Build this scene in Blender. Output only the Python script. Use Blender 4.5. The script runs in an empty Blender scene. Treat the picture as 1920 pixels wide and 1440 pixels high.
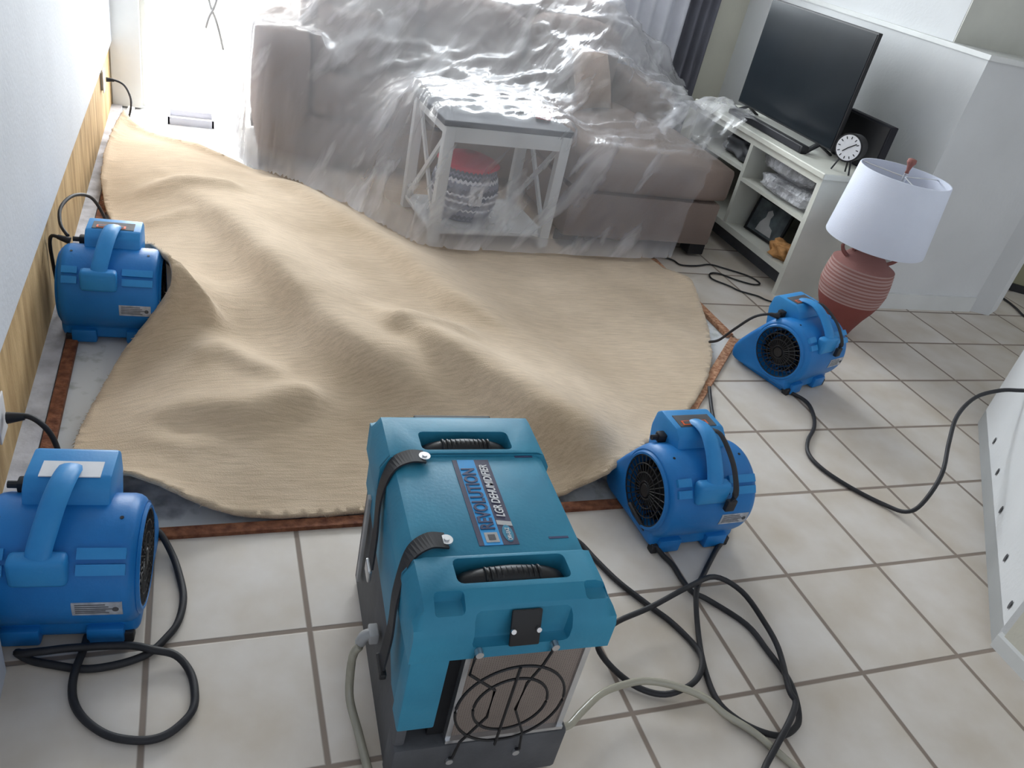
import bpy, bmesh, math, random
import numpy as np
from mathutils import Vector, Matrix, noise, geometry
random.seed(4)
PI = math.pi
U = 0.35          # one floor tile in metres; every length below is written in tiles
C = bpy.context.scene.collection
# ------------------------------------------------------------ camera
cam = bpy.data.cameras.new('camera'); cam.sensor_width = 36; cam.sensor_fit = 'HORIZONTAL'; cam.lens = 1500.09/1920*36
co = bpy.data.objects.new('camera', cam); C.objects.link(co); bpy.context.scene.camera = co
co.matrix_world = Matrix.Translation(Vector((-6.69818, -3.65536, 4.44634))*U) @ \
    (Matrix.Rotation(-0.442682, 4, 'Z') @ Matrix.Rotation(1.024592, 4, 'X') @ Matrix.Rotation(0.237618, 4, 'Z'))
cam.clip_start = 0.05
vs = bpy.context.scene.view_settings
vs.view_transform = 'Standard'; vs.look = 'None'; vs.gamma = 1; vs.use_curve_mapping = False; vs.exposure = -0.13
# ------------------------------------------------------------ light
w = bpy.data.worlds.new('sky'); bpy.context.scene.world = w; w.use_nodes = True
bg = w.node_tree.nodes['Background']
_t = w.node_tree.nodes.new('ShaderNodeTexCoord'); _s = w.node_tree.nodes.new('ShaderNodeSeparateXYZ'); w.node_tree.links.new(_t.outputs['Generated'], _s.inputs[0])
_r = w.node_tree.nodes.new('ShaderNodeMapRange'); w.node_tree.links.new(_s.outputs[1], _r.inputs[0])      # brighter open sky beyond the patio side
_r.inputs[1].default_value = -.2; _r.inputs[2].default_value = .6; _r.inputs[3].default_value = .95; _r.inputs[4].default_value = 3.2
w.node_tree.links.new(_r.outputs[0], bg.inputs[1]); bg.inputs[0].default_value = (0.86, 0.92, 1.0, 1)
sun = bpy.data.lights.new('sun', 'SUN'); sun.energy = 7; sun.angle = .03; sun.color = (1, .96, .88)
so_ = bpy.data.objects.new('sun', sun); C.objects.link(so_); so_.rotation_euler = (-.27, .0, .0)
def area(name, loc, rot, sx, sy, power, col):
    l = bpy.data.lights.new(name, 'AREA'); l.shape = 'RECTANGLE'; l.size = sx*U; l.size_y = sy*U; l.energy = power; l.color = col
    o = bpy.data.objects.new(name, l); C.objects.link(o); o.location = Vector(loc)*U; o.rotation_euler = rot; return o
area('daylight_patio_door', (-5.9, 12.3, 3.2), (-PI/2, 0, 0), 3.8, 6.4, 190, (1.0, 0.98, 0.95))
area('daylight_window', (-1.3, 12.3, 4.9), (-PI/2, 0, 0), 5.2, 2.8, 150, (0.9, 0.95, 1.0))

# ------------------------------------------------------------ materials
def mat(name, col, rough=.6, var=.06, vscale=6, bump=.0, bscale=60, metal=0, spec=.4, col2=None, coat=0, stretch=None):
    m = bpy.data.materials.new(name); m.use_nodes = True; nt = m.node_tree; b = nt.nodes['Principled BSDF']
    tc = nt.nodes.new('ShaderNodeTexCoord'); n = nt.nodes.new('ShaderNodeTexNoise'); n.inputs['Scale'].default_value = vscale; n.inputs['Detail'].default_value = 5
    src = tc.outputs['Object']
    if stretch:
        mp = nt.nodes.new('ShaderNodeMapping'); mp.inputs['Scale'].default_value = stretch; nt.links.new(src, mp.inputs[0]); src = mp.outputs[0]
    nt.links.new(src, n.inputs['Vector'])
    r = nt.nodes.new('ShaderNodeValToRGB'); c2 = col2 or tuple(min(1, c*(1+var*2)) for c in col); c1 = tuple(c*(1-var*2) for c in col) if not col2 else col
    r.color_ramp.elements[0].position = .32; r.color_ramp.elements[1].position = .68
    r.color_ramp.elements[0].color = (*c1, 1); r.color_ramp.elements[1].color = (*c2, 1)
    nt.links.new(n.outputs['Fac'], r.inputs[0]); nt.links.new(r.outputs[0], b.inputs['Base Color'])
    b.inputs['Roughness'].default_value = rough; b.inputs['Metallic'].default_value = metal; b.inputs['Specular IOR Level'].default_value = spec
    if coat: b.inputs['Coat Weight'].default_value = coat
    if bump:
        n2 = nt.nodes.new('ShaderNodeTexNoise'); n2.inputs['Scale'].default_value = bscale; n2.inputs['Detail'].default_value = 4
        nt.links.new(src, n2.inputs['Vector'])
        bp = nt.nodes.new('ShaderNodeBump'); bp.inputs['Strength'].default_value = bump; bp.inputs['Distance'].default_value = .01
        nt.links.new(n2.outputs['Fac'], bp.inputs['Height']); nt.links.new(bp.outputs[0], b.inputs['Normal'])
    return m
M = {}
M['wall'] = mat('painted_plaster', (.66, .67, .68), .8, .02, 3, .12, 60)
M['wall_left'] = mat('painted_drywall', (.61, .645, .71), .75, .02, 3, .12, 70)
M['beige'] = mat('beige_paint', (.66, .64, .55), .8, .03, 2, .1, 60)
M['olive'] = mat('olive_wall', (.30, .29, .19), .8, .05, 2)
M['white'] = mat('white_paint', (.70, .71, .70), .45, .03, 4)
M['cream'] = mat('cream_furniture_paint', (.62, .62, .56), .45, .03, 5)
M['wood'] = mat('bare_sheathing', (.36, .23, .10), .8, .1, 3, .3, 30, col2=(.62, .44, .23), stretch=(2, 6, 1))
M['plate'] = mat('dusty_sill_plate', (.38, .38, .42), .9, .1, 9, .5, 25, col2=(.72, .73, .80))
M['tack'] = mat('tack_strip_wood', (.12, .035, .018), .8, .1, 40, .6, 70, col2=(.30, .12, .06))
M['osb'] = mat('raw_chip_board', (.30, .12, .06), .9, .1, 60, .8, 80, col2=(.62, .36, .22))
M['blue'] = mat('blue_polyethylene', (.008, .155, .46), .42, .08, 5, .06, 120, col2=(.014, .20, .55))
M['bluelight'] = mat('pale_blue_polyethylene', (.018, .22, .56), .45, .08, 8, .05, 120, col2=(.035, .28, .62))  # lighter blue for control box, handle and ribs
M['teal'] = mat('teal_polyethylene', (.022, .20, .33), .5, .08, 6, .05, 130, col2=(.035, .27, .42))
M['grey'] = mat('dark_grey_plastic', (.085, .087, .095), .6, .12, 7, .1, 80)
M['black'] = mat('black_plastic', (.012, .012, .014), .45, .1, 8)
M['rubber'] = mat('black_rubber', (.022, .022, .026), .55, .15, 12)
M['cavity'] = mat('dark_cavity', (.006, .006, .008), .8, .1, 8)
M['silver'] = mat('bright_metal', (.65, .66, .68), .3, .05, 10, metal=.9)
M['lightgrey'] = mat('light_grey_plastic', (.42, .42, .42), .5, .08, 10)
M['paper'] = mat('white_label_paper', (.75, .75, .77), .5, .03, 20)
M['foil'] = mat('silver_label_foil', (.48, .50, .55), .35, .1, 60, metal=.3)
M['orange'] = mat('orange_print', (.75, .12, .03), .4)
M['red'] = mat('red_print', (.6, .03, .05), .4)
M['navy'] = mat('navy_print', (.03, .045, .12), .4)
M['cyan'] = mat('cyan_print', (.02, .32, .72), .35)
M['violet'] = mat('dark_print', (.05, .05, .10), .35)
M['taupe'] = mat('taupe_upholstery', (.27, .205, .175), .9, .05, 4, .5, 350)
M['terracotta'] = mat('terracotta', (.29, .115, .10), .7, .08, 8, .15, 60)
M['shade'] = mat('white_lamp_fabric', (.74, .78, .90), .8, .01, 6, .2, 300)
M['tan'] = mat('tan_leather', (.50, .25, .09), .8, .15, 25, .5, 60)
M['tabletop'] = mat('dark_grey_tabletop', (.055, .06, .07), .5, .1, 12, stretch=(1, 8, 1))
M['picture'] = mat('grey_print', (.10, .12, .13), .3, .3, 9)
M['drape_dark'] = mat('dark_grey_drape', (.14, .14, .17), .9, .05, 5)
M['drape_light'] = mat('light_grey_drape', (.62, .62, .68), .9, .03, 5)
M['patio'] = mat('patio_concrete', (.7, .7, .68), .9, .04, 3)
M['screen'] = mat('television_screen', (.010, .014, .018), .22, .05, 3, spec=.16)
M['dkbox'] = mat('matt_black_cloth', (.012, .012, .018), .75, .05, 20)

def nodes(m): return m.node_tree.nodes, m.node_tree.links
# tile floor: grout lines every tile in world units
def tile_mat():
    m = bpy.data.materials.new('ceramic_floor_tile'); m.use_nodes = True; N, L = nodes(m); b = N['Principled BSDF']
    g = N.new('ShaderNodeNewGeometry'); sp = N.new('ShaderNodeSeparateXYZ'); L.new(g.outputs['Position'], sp.inputs[0])
    def ma(op, a, bb=None):
        n = N.new('ShaderNodeMath'); n.operation = op
        for i, v in enumerate((a, bb)):
            if v is None: continue
            if isinstance(v, (int, float)): n.inputs[i].default_value = v
            else: L.new(v, n.inputs[i])
        return n.outputs[0]
    ds, fl = [], []
    for k in (0, 1):
        s = ma('DIVIDE', sp.outputs[k], U); s = ma('ADD', s, 100.0); f = ma('FRACT', s); fl.append(ma('FLOOR', s))
        ds.append(ma('MINIMUM', f, ma('SUBTRACT', 1.0, f)))
    d = ma('MINIMUM', ds[0], ds[1])
    mr = N.new('ShaderNodeMapRange'); mr.interpolation_type = 'SMOOTHSTEP'; L.new(d, mr.inputs[0]); mr.inputs[1].default_value = .012; mr.inputs[2].default_value = .024
    cb = N.new('ShaderNodeCombineXYZ'); L.new(fl[0], cb.inputs[0]); L.new(fl[1], cb.inputs[1])
    wn = N.new('ShaderNodeTexWhiteNoise'); L.new(cb.outputs[0], wn.inputs['Vector'])
    add = N.new('ShaderNodeVectorMath'); add.operation = 'MULTIPLY_ADD'; L.new(wn.outputs['Color'], add.inputs[0]); add.inputs[1].default_value = (7, 7, 7); L.new(g.outputs['Position'], add.inputs[2])
    n1 = N.new('ShaderNodeTexNoise'); n1.inputs['Scale'].default_value = 5; n1.inputs['Detail'].default_value = 6; L.new(add.outputs[0], n1.inputs['Vector'])
    r = N.new('ShaderNodeValToRGB'); e = r.color_ramp.elements; e[0].position = .3; e[1].position = .72
    e[0].color = (.56, .49, .41, 1); e[1].color = (.70, .655, .615, 1); L.new(n1.outputs['Fac'], r.inputs[0])
    n3 = N.new('ShaderNodeTexNoise'); n3.inputs['Scale'].default_value = 1.3; L.new(g.outputs['Position'], n3.inputs['Vector'])
    rg = N.new('ShaderNodeValToRGB'); rg.color_ramp.elements[0].color = (.17, .135, .115, 1); rg.color_ramp.elements[1].color = (.36, .29, .24, 1); L.new(n3.outputs['Fac'], rg.inputs[0])
    mx = N.new('ShaderNodeMix'); mx.data_type = 'RGBA'; L.new(mr.outputs[0], mx.inputs[0]); L.new(rg.outputs[0], mx.inputs[6]); L.new(r.outputs[0], mx.inputs[7])
    L.new(mx.outputs[2], b.inputs['Base Color'])
    rr = N.new('ShaderNodeMapRange'); L.new(mr.outputs[0], rr.inputs[0]); rr.inputs[3].default_value = .9; rr.inputs[4].default_value = .42; L.new(rr.outputs[0], b.inputs['Roughness'])
    bp = N.new('ShaderNodeBump'); bp.inputs['Strength'].default_value = .5; bp.inputs['Distance'].default_value = .003
    hh = ma('MULTIPLY_ADD', n1.outputs['Fac'], .15); hn = hh.node; L.new(mr.outputs[0], hn.inputs[2])
    L.new(hh, bp.inputs['Height']); L.new(bp.outputs[0], b.inputs['Normal'])
    return m
M['tile'] = tile_mat()
# painted slab under the carpet
def slab_mat():
    m = bpy.data.materials.new('stained_concrete_slab'); m.use_nodes = True; N, L = nodes(m); b = N['Principled BSDF']
    g = N.new('ShaderNodeNewGeometry')
    n1 = N.new('ShaderNodeTexNoise'); n1.inputs['Scale'].default_value = 4.5; n1.inputs['Detail'].default_value = 8; L.new(g.outputs['Position'], n1.inputs['Vector'])
    n2 = N.new('ShaderNodeTexNoise'); n2.inputs['Scale'].default_value = 16; n2.inputs['Detail'].default_value = 8; L.new(g.outputs['Position'], n2.inputs['Vector'])
    sp = N.new('ShaderNodeSeparateXYZ'); L.new(g.outputs['Position'], sp.inputs[0])
    mr = N.new('ShaderNodeMapRange'); L.new(sp.outputs[1], mr.inputs[0]); mr.inputs[1].default_value = 1.25*U; mr.inputs[2].default_value = 1.9*U; mr.inputs[3].default_value = 0; mr.inputs[4].default_value = .3
    ad = N.new('ShaderNodeMath'); ad.operation = 'ADD'; L.new(n1.outputs['Fac'], ad.inputs[0]); L.new(mr.outputs[0], ad.inputs[1])
    r = N.new('ShaderNodeValToRGB'); e = r.color_ramp.elements; e[0].position = .44; e[0].color = (.15, .155, .19, 1); e[1].position = .56; e[1].color = (.74, .75, .76, 1)
    L.new(ad.outputs[0], r.inputs[0])
    r2 = N.new('ShaderNodeValToRGB'); e = r2.color_ramp.elements; e[0].position = .3; e[0].color = (.45, .47, .4, 1); e[1].position = .45; e[1].color = (1, 1, 1, 1); L.new(n2.outputs['Fac'], r2.inputs[0])
    mx = N.new('ShaderNodeMix'); mx.data_type = 'RGBA'; mx.blend_type = 'MULTIPLY'; mx.inputs[0].default_value = .6; L.new(r.outputs[0], mx.inputs[6]); L.new(r2.outputs[0], mx.inputs[7])
    L.new(mx.outputs[2], b.inputs['Base Color']); b.inputs['Roughness'].default_value = .8
    return m
M['slab'] = slab_mat()
def carpet_mat():
    m = bpy.data.materials.new('tan_carpet_pile'); m.use_nodes = True; N, L = nodes(m); b = N['Principled BSDF']
    g = N.new('ShaderNodeNewGeometry')
    mp = N.new('ShaderNodeMapping'); mp.inputs['Scale'].default_value = (5, 60, 20); mp.inputs['Rotation'].default_value = (0, 0, -.25); L.new(g.outputs['Position'], mp.inputs[0])
    n1 = N.new('ShaderNodeTexNoise'); n1.inputs['Scale'].default_value = 2.2; n1.inputs['Detail'].default_value = 6; n1.inputs['Roughness'].default_value = .7; L.new(mp.outputs[0], n1.inputs['Vector'])
    n2 = N.new('ShaderNodeTexNoise'); n2.inputs['Scale'].default_value = 260; n2.inputs['Detail'].default_value = 3; L.new(g.outputs['Position'], n2.inputs['Vector'])
    n3 = N.new('ShaderNodeTexNoise'); n3.inputs['Scale'].default_value = 2.0; n3.inputs['Detail'].default_value = 4; L.new(g.outputs['Position'], n3.inputs['Vector'])
    r = N.new('ShaderNodeValToRGB'); e = r.color_ramp.elements; e[0].position = .3; e[0].color = (.56, .425, .285, 1); e[1].position = .7; e[1].color = (.80, .635, .465, 1); L.new(n3.outputs['Fac'], r.inputs[0])
    r2 = N.new('ShaderNodeValToRGB'); e = r2.color_ramp.elements; e[0].position = .34; e[0].color = (.80, .78, .75, 1); e[1].position = .6; e[1].color = (1, 1, 1, 1); L.new(n1.outputs['Fac'], r2.inputs[0])
    mx = N.new('ShaderNodeMix'); mx.data_type = 'RGBA'; mx.blend_type = 'MULTIPLY'; mx.inputs[0].default_value = 1; L.new(r.outputs[0], mx.inputs[6]); L.new(r2.outputs[0], mx.inputs[7])
    L.new(mx.outputs[2], b.inputs['Base Color']); b.inputs['Roughness'].default_value = 1; b.inputs['Specular IOR Level'].default_value = .1
    b.inputs['Sheen Weight'].default_value = .35; b.inputs['Sheen Roughness'].default_value = .5
    ad = N.new('ShaderNodeMath'); ad.operation = 'ADD'; L.new(n1.outputs['Fac'], ad.inputs[0]); L.new(n2.outputs['Fac'], ad.inputs[1])
    bp = N.new('ShaderNodeBump'); bp.inputs['Strength'].default_value = .5; bp.inputs['Distance'].default_value = .005; L.new(ad.outputs[0], bp.inputs['Height']); L.new(bp.outputs[0], b.inputs['Normal'])
    return m
M['carpet'] = carpet_mat()
def film_mat(name, haze=.21, scale=1.5, tint=(.93, .93, .97)):
    m = bpy.data.materials.new(name); m.use_nodes = True; N, L = nodes(m); N.remove(N['Principled BSDF']); out = N['Material Output']
    g = N.new('ShaderNodeNewGeometry')
    cb = N.new('ShaderNodeCombineXYZ')      # creases run long along one diagonal
    for k, (dv, f_) in enumerate((((.62, .42, .66), 1.1), ((-.78, .40, .48), 5.5), ((-.06, -.81, .58), 3.2))):
        dt = N.new('ShaderNodeVectorMath'); dt.operation = 'DOT_PRODUCT'; L.new(g.outputs['Position'], dt.inputs[0]); dt.inputs[1].default_value = [c*f_ for c in dv]; L.new(dt.outputs['Value'], cb.inputs[k])
    n1 = N.new('ShaderNodeTexNoise'); n1.inputs['Scale'].default_value = scale; n1.inputs['Detail'].default_value = 4; n1.inputs['Roughness'].default_value = .5; n1.inputs['Distortion'].default_value = .35; L.new(cb.outputs[0], n1.inputs['Vector'])
    # pale streaks painted in as highlights where thin folds would catch light
    a = N.new('ShaderNodeMath'); a.operation = 'SUBTRACT'; L.new(n1.outputs['Fac'], a.inputs[0]); a.inputs[1].default_value = .5
    ab = N.new('ShaderNodeMath'); ab.operation = 'ABSOLUTE'; L.new(a.outputs[0], ab.inputs[0])
    mr = N.new('ShaderNodeMapRange'); L.new(n1.outputs['Fac'], mr.inputs[0]); mr.inputs[1].default_value = .55; mr.inputs[2].default_value = .68; mr.inputs[3].default_value = 0; mr.inputs[4].default_value = 1
    bp = N.new('ShaderNodeBump'); bp.inputs['Strength'].default_value = 1.0; bp.inputs['Distance'].default_value = .03; L.new(n1.outputs['Fac'], bp.inputs['Height'])
    n2 = N.new('ShaderNodeTexNoise'); n2.inputs['Scale'].default_value = scale*.6; n2.inputs['Detail'].default_value = 3; L.new(g.outputs['Position'], n2.inputs['Vector'])
    mh = N.new('ShaderNodeMapRange'); L.new(n2.outputs['Fac'], mh.inputs[0]); mh.inputs[1].default_value = .35; mh.inputs[2].default_value = .7; mh.inputs[3].default_value = haze*.5; mh.inputs[4].default_value = haze*1.5
    ad = N.new('ShaderNodeMath'); ad.operation = 'MULTIPLY_ADD'; L.new(mr.outputs[0], ad.inputs[0]); ad.inputs[1].default_value = .27; L.new(mh.outputs[0], ad.inputs[2])
    if name == 'clear_plastic_film':      # extra milky haze painted in over the sofa and along the hem
        sx = N.new('ShaderNodeSeparateXYZ'); L.new(g.outputs['Position'], sx.inputs[0])
        m_b = N.new('ShaderNodeMapRange'); L.new(sx.outputs[1], m_b.inputs[0]); m_b.inputs[1].default_value = 7.2*U; m_b.inputs[2].default_value = 9.3*U; m_b.inputs[3].default_value = 0; m_b.inputs[4].default_value = .20
        m_h = N.new('ShaderNodeMapRange'); L.new(sx.outputs[2], m_h.inputs[0]); m_h.inputs[1].default_value = .12*U; m_h.inputs[2].default_value = .5*U; m_h.inputs[3].default_value = .28; m_h.inputs[4].default_value = 0
        sm = N.new('ShaderNodeMath'); sm.operation = 'ADD'; L.new(m_b.outputs[0], sm.inputs[0]); L.new(m_h.outputs[0], sm.inputs[1])
        s3 = N.new('ShaderNodeMath'); s3.operation = 'ADD'; L.new(sm.outputs[0], s3.inputs[0]); L.new(ad.outputs[0], s3.inputs[1]); ad = s3
    tr = N.new('ShaderNodeBsdfTransparent'); tr.inputs[0].default_value = (.97, .97, .98, 1)
    df = N.new('ShaderNodeBsdfDiffuse'); df.inputs[0].default_value = (*tint, 1); tl = N.new('ShaderNodeBsdfTranslucent'); tl.inputs[0].default_value = (*tint, 1)
    L.new(bp.outputs[0], df.inputs['Normal'])
    m1 = N.new('ShaderNodeMixShader'); m1.inputs[0].default_value = .4; L.new(df.outputs[0], m1.inputs[1]); L.new(tl.outputs[0], m1.inputs[2])
    m2 = N.new('ShaderNodeMixShader'); L.new(ad.outputs[0], m2.inputs[0]); L.new(tr.outputs[0], m2.inputs[1]); L.new(m1.outputs[0], m2.inputs[2])
    gl = N.new('ShaderNodeBsdfGlossy'); gl.inputs['Roughness'].default_value = .24; gl.inputs[0].default_value = (1, 1, 1, 1); L.new(bp.outputs[0], gl.inputs['Normal'])
    fr = N.new('ShaderNodeFresnel'); fr.inputs[0].default_value = 1.5; L.new(bp.outputs[0], fr.inputs['Normal'])
    fm = N.new('ShaderNodeMath'); fm.operation = 'MULTIPLY'; fm.use_clamp = True; L.new(fr.outputs[0], fm.inputs[0]); fm.inputs[1].default_value = .6
    m3 = N.new('ShaderNodeMixShader'); L.new(fm.outputs[0], m3.inputs[0]); L.new(m2.outputs[0], m3.inputs[1]); L.new(gl.outputs[0], m3.inputs[2])
    L.new(m3.outputs[0], out.inputs[0]); return m
M['film'] = film_mat('clear_plastic_film')
M['bag'] = film_mat('clear_plastic_bag', .75, 12)
def clear_mat(name, tint, f):
    m = bpy.data.materials.new(name); m.use_nodes = True; N, L = nodes(m); N.remove(N['Principled BSDF'])
    tr = N.new('ShaderNodeBsdfTransparent'); tr.inputs[0].default_value = (*tint, 1)
    gl = N.new('ShaderNodeBsdfGlossy'); gl.inputs['Roughness'].default_value = .1
    df = N.new('ShaderNodeBsdfDiffuse'); nz = N.new('ShaderNodeTexNoise'); nz.inputs['Scale'].default_value = 9
    rp = N.new('ShaderNodeValToRGB'); rp.color_ramp.elements[0].color = (*[t*.7 for t in tint], 1); rp.color_ramp.elements[1].color = (*tint, 1); L.new(nz.outputs[0], rp.inputs[0]); L.new(rp.outputs[0], df.inputs[0])
    m1 = N.new('ShaderNodeMixShader'); m1.inputs[0].default_value = f; L.new(tr.outputs[0], m1.inputs[1]); L.new(df.outputs[0], m1.inputs[2])
    m2 = N.new('ShaderNodeMixShader'); m2.inputs[0].default_value = .07; L.new(m1.outputs[0], m2.inputs[1]); L.new(gl.outputs[0], m2.inputs[2])
    L.new(m2.outputs[0], N['Material Output'].inputs[0]); return m
M['glass'] = clear_mat('window_glass', (.97, .98, .98), .02)
M['hose'] = clear_mat('clear_vinyl_hose', (.60, .57, .47), .7)
M['sheer'] = clear_mat('sheer_curtain', (.92, .92, .92), .45)
def banded(name, bands, zig=False):   # colour bands up the object's own height
    m = bpy.data.materials.new(name); m.use_nodes = True; N, L = nodes(m); b = N['Principled BSDF']
    tc = N.new('ShaderNodeTexCoord'); sp = N.new('ShaderNodeSeparateXYZ'); L.new(tc.outputs['Object'], sp.inputs[0])
    v = N.new('ShaderNodeMath'); v.operation = 'DIVIDE'; L.new(sp.outputs[2], v.inputs[0]); v.inputs[1].default_value = U*1.4; src = v.outputs[0]
    if zig:
        at = N.new('ShaderNodeMath'); at.operation = 'ARCTAN2'; L.new(sp.outputs[1], at.inputs[0]); L.new(sp.outputs[0], at.inputs[1])
        mu = N.new('ShaderNodeMath'); mu.operation = 'MULTIPLY'; L.new(at.outputs[0], mu.inputs[0]); mu.inputs[1].default_value = 40/(2*PI)
        pp = N.new('ShaderNodeMath'); pp.operation = 'PINGPONG'; L.new(mu.outputs[0], pp.inputs[0]); pp.inputs[1].default_value = .5
        s2 = N.new('ShaderNodeMath'); s2.operation = 'MULTIPLY_ADD'; L.new(pp.outputs[0], s2.inputs[0]); s2.inputs[1].default_value = .045; L.new(src, s2.inputs[2]); src = s2.outputs[0]
    r = N.new('ShaderNodeValToRGB'); r.color_ramp.interpolation = 'CONSTANT'; e = r.color_ramp.elements
    e[0].position = 0; e[0].color = (*bands[0][1], 1); e[1].position = bands[1][0]; e[1].color = (*bands[1][1], 1)
    for p_, c_ in bands[2:]:
        q = e.new(p_); q.color = (*c_, 1)
    L.new(src, r.inputs[0]); L.new(r.outputs[0], b.inputs['Base Color']); b.inputs['Roughness'].default_value = .85
    nz = N.new('ShaderNodeTexNoise'); nz.inputs['Scale'].default_value = 150; L.new(tc.outputs['Object'], nz.inputs[0]); bp = N.new('ShaderNodeBump'); bp.inputs['Strength'].default_value = .4; bp.inputs['Distance'].default_value = .004
    L.new(nz.outputs[0], bp.inputs['Height']); L.new(bp.outputs[0], b.inputs['Normal']); return m
dk, lt, md, rd = (.10, .11, .16), (.80, .81, .86), (.26, .28, .35), (.65, .04, .08)
M['basket'] = banded('woven_grey_white_basketry', [(0, md), (.04, dk), (.08, md), (.14, lt), (.16, md), (.20, dk), (.22, lt), (.25, dk), (.29, lt), (.31, dk), (.36, md), (.42, lt), (.45, dk), (.48, md), (.50, dk), (.53, rd), (.66, (.35, .04, .06))], True)
M['vase'] = banded('terracotta_with_chalky_grooves', [(0, (.23, .06, .05)), (.30, (.23, .06, .05))] + [x for k in range(11) for x in ((.38+k*.034, (.42, .27, .25)), (.397+k*.034, (.29, .13, .115)))])

# ------------------------------------------------------------ mesh helpers (tile units in, metres out)
def obj(name, bm, m=None, parent=None, smooth=False, sharp=None):
    me = bpy.data.meshes.new(name); bm.normal_update(); bm.to_mesh(me); bm.free()
    for v in me.vertices: v.co *= U
    if m is not None: me.materials.append(M[m] if isinstance(m, str) else m)
    if smooth:
        me.polygons.foreach_set('use_smooth', [True]*len(me.polygons))
        if sharp is not None: me.set_sharp_from_angle(angle=math.radians(sharp))
    o = bpy.data.objects.new(name, me); C.objects.link(o); o.parent = parent; return o
def tag(o, label, cat, group=None):
    o['label'] = label; o['category'] = cat
    if group: o['group'] = group
    return o
def thing(name, label, cat, loc=(0, 0, 0), rz=0, group=None):
    o = bpy.data.objects.new(name, None); C.objects.link(o); o.location = Vector(loc)*U; o.rotation_euler = (0, 0, rz); o.empty_display_size = .05
    return tag(o, label, cat, group)
def struct(name, bm, m, smooth=False):
    o = obj(name, bm, m, None, smooth); o['kind'] = 'structure'; return o
def stuffpart(o): o['kind'] = 'stuff'; return o
def box(bm, x0, x1, y0, y1, z0, z1, r=0, seg=2, mtx=None):
    t = bmesh.new(); bmesh.ops.create_cube(t, size=1)
    for v in t.verts: v.co = Vector(((x0+x1)/2+v.co.x*(x1-x0), (y0+y1)/2+v.co.y*(y1-y0), (z0+z1)/2+v.co.z*(z1-z0)))
    if r: bmesh.ops.bevel(t, geom=t.edges[:], offset=r, segments=seg, profile=.5, affect='EDGES', clamp_overlap=True)
    merge(bm, t, mtx)
def merge(bm, t, mtx=None):
    t.verts.index_update(); vs_ = [bm.verts.new(mtx @ v.co if mtx else v.co.copy()) for v in t.verts]
    for f in t.faces:
        try: bm.faces.new([vs_[v.index] for v in f.verts])
        except ValueError: pass
    t.free()
def B(*a, **k):
    bm = bmesh.new(); box(bm, *a, **k); return bm
def prism(bm, prof, x0, x1, r=0, mtx=None, seg=2):   # profile in (y,z), extruded along x
    t = bmesh.new(); a = [t.verts.new((x0, y, z)) for y, z in prof]; b = [t.verts.new((x1, y, z)) for y, z in prof]; n = len(prof)
    t.faces.new(a[::-1]); t.faces.new(b)
    for i in range(n): t.faces.new((a[i], a[(i+1) % n], b[(i+1) % n], b[i]))
    bmesh.ops.recalc_face_normals(t, faces=t.faces[:])
    if r: bmesh.ops.bevel(t, geom=t.edges[:], offset=r, segments=seg, profile=.5, affect='EDGES', clamp_overlap=True)
    merge(bm, t, mtx)
def lathe(bm, prof, n=40, mtx=None, close=True):
    t = bmesh.new(); rings = []
    for r_, z in prof: rings.append([t.verts.new((r_*math.cos(2*PI*i/n), r_*math.sin(2*PI*i/n), z)) for i in range(n)])
    for a, b in zip(rings, rings[1:]):
        for i in range(n): t.faces.new((a[i], a[(i+1) % n], b[(i+1) % n], b[i]))
    if close: t.faces.new(rings[0][::-1]); t.faces.new(rings[-1])
    merge(bm, t, mtx)
def smoothpath(pts, sub=6):
    P = [Vector(p) for p in pts]; out = []
    for i in range(len(P)-1):
        p0, p1, p2, p3 = P[max(i-1, 0)], P[i], P[i+1], P[min(i+2, len(P)-1)]
        for k in range(sub):
            t = k/sub; out.append(.5*((2*p1)+(p2-p0)*t+(2*p0-5*p1+4*p2-p3)*t*t+(3*p1-p0-3*p2+p3)*t**3))
    out.append(P[-1]); return out
def tube(bm, pts, r, n=8, sub=6, closed=False, flat=None):
    P = smoothpath(pts, sub) if sub > 1 else [Vector(p) for p in pts]; rings = []
    up = Vector((0, 0, 1)); m_ = len(P)
    for i, p in enumerate(P):
        if closed: d = P[(i+1) % m_]-P[i-1]
        else: d = P[min(i+1, m_-1)]-P[max(i-1, 0)]
        if d.length < 1e-9: d = Vector((1, 0, 0))
        d.normalize()
        s = d.cross(up)
        if s.length < .05: s = d.cross(Vector((1, 0, 0)))
        s.normalize(); t = s.cross(d); a, b = (r, r) if flat is None else flat
        rings.append([bm.verts.new(p+s*a*math.cos(2*PI*k/n)+t*b*math.sin(2*PI*k/n)) for k in range(n)])
    for i in range(m_ if closed else m_-1):
        a, b = rings[i], rings[(i+1) % m_]
        for k in range(n): bm.faces.new((a[k], a[(k+1) % n], b[(k+1) % n], b[k]))
    if not closed: bm.faces.new(rings[0][::-1]); bm.faces.new(rings[-1])
def ring(bm, c, r, ax, rad, n=48, m_=6):
    ax = Vector(ax).normalized(); s = ax.orthogonal().normalized(); t = ax.cross(s)
    tube(bm, [Vector(c)+s*r*math.cos(2*PI*i/n)+t*r*math.sin(2*PI*i/n) for i in range(n)], rad, m_, 1, True)
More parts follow.
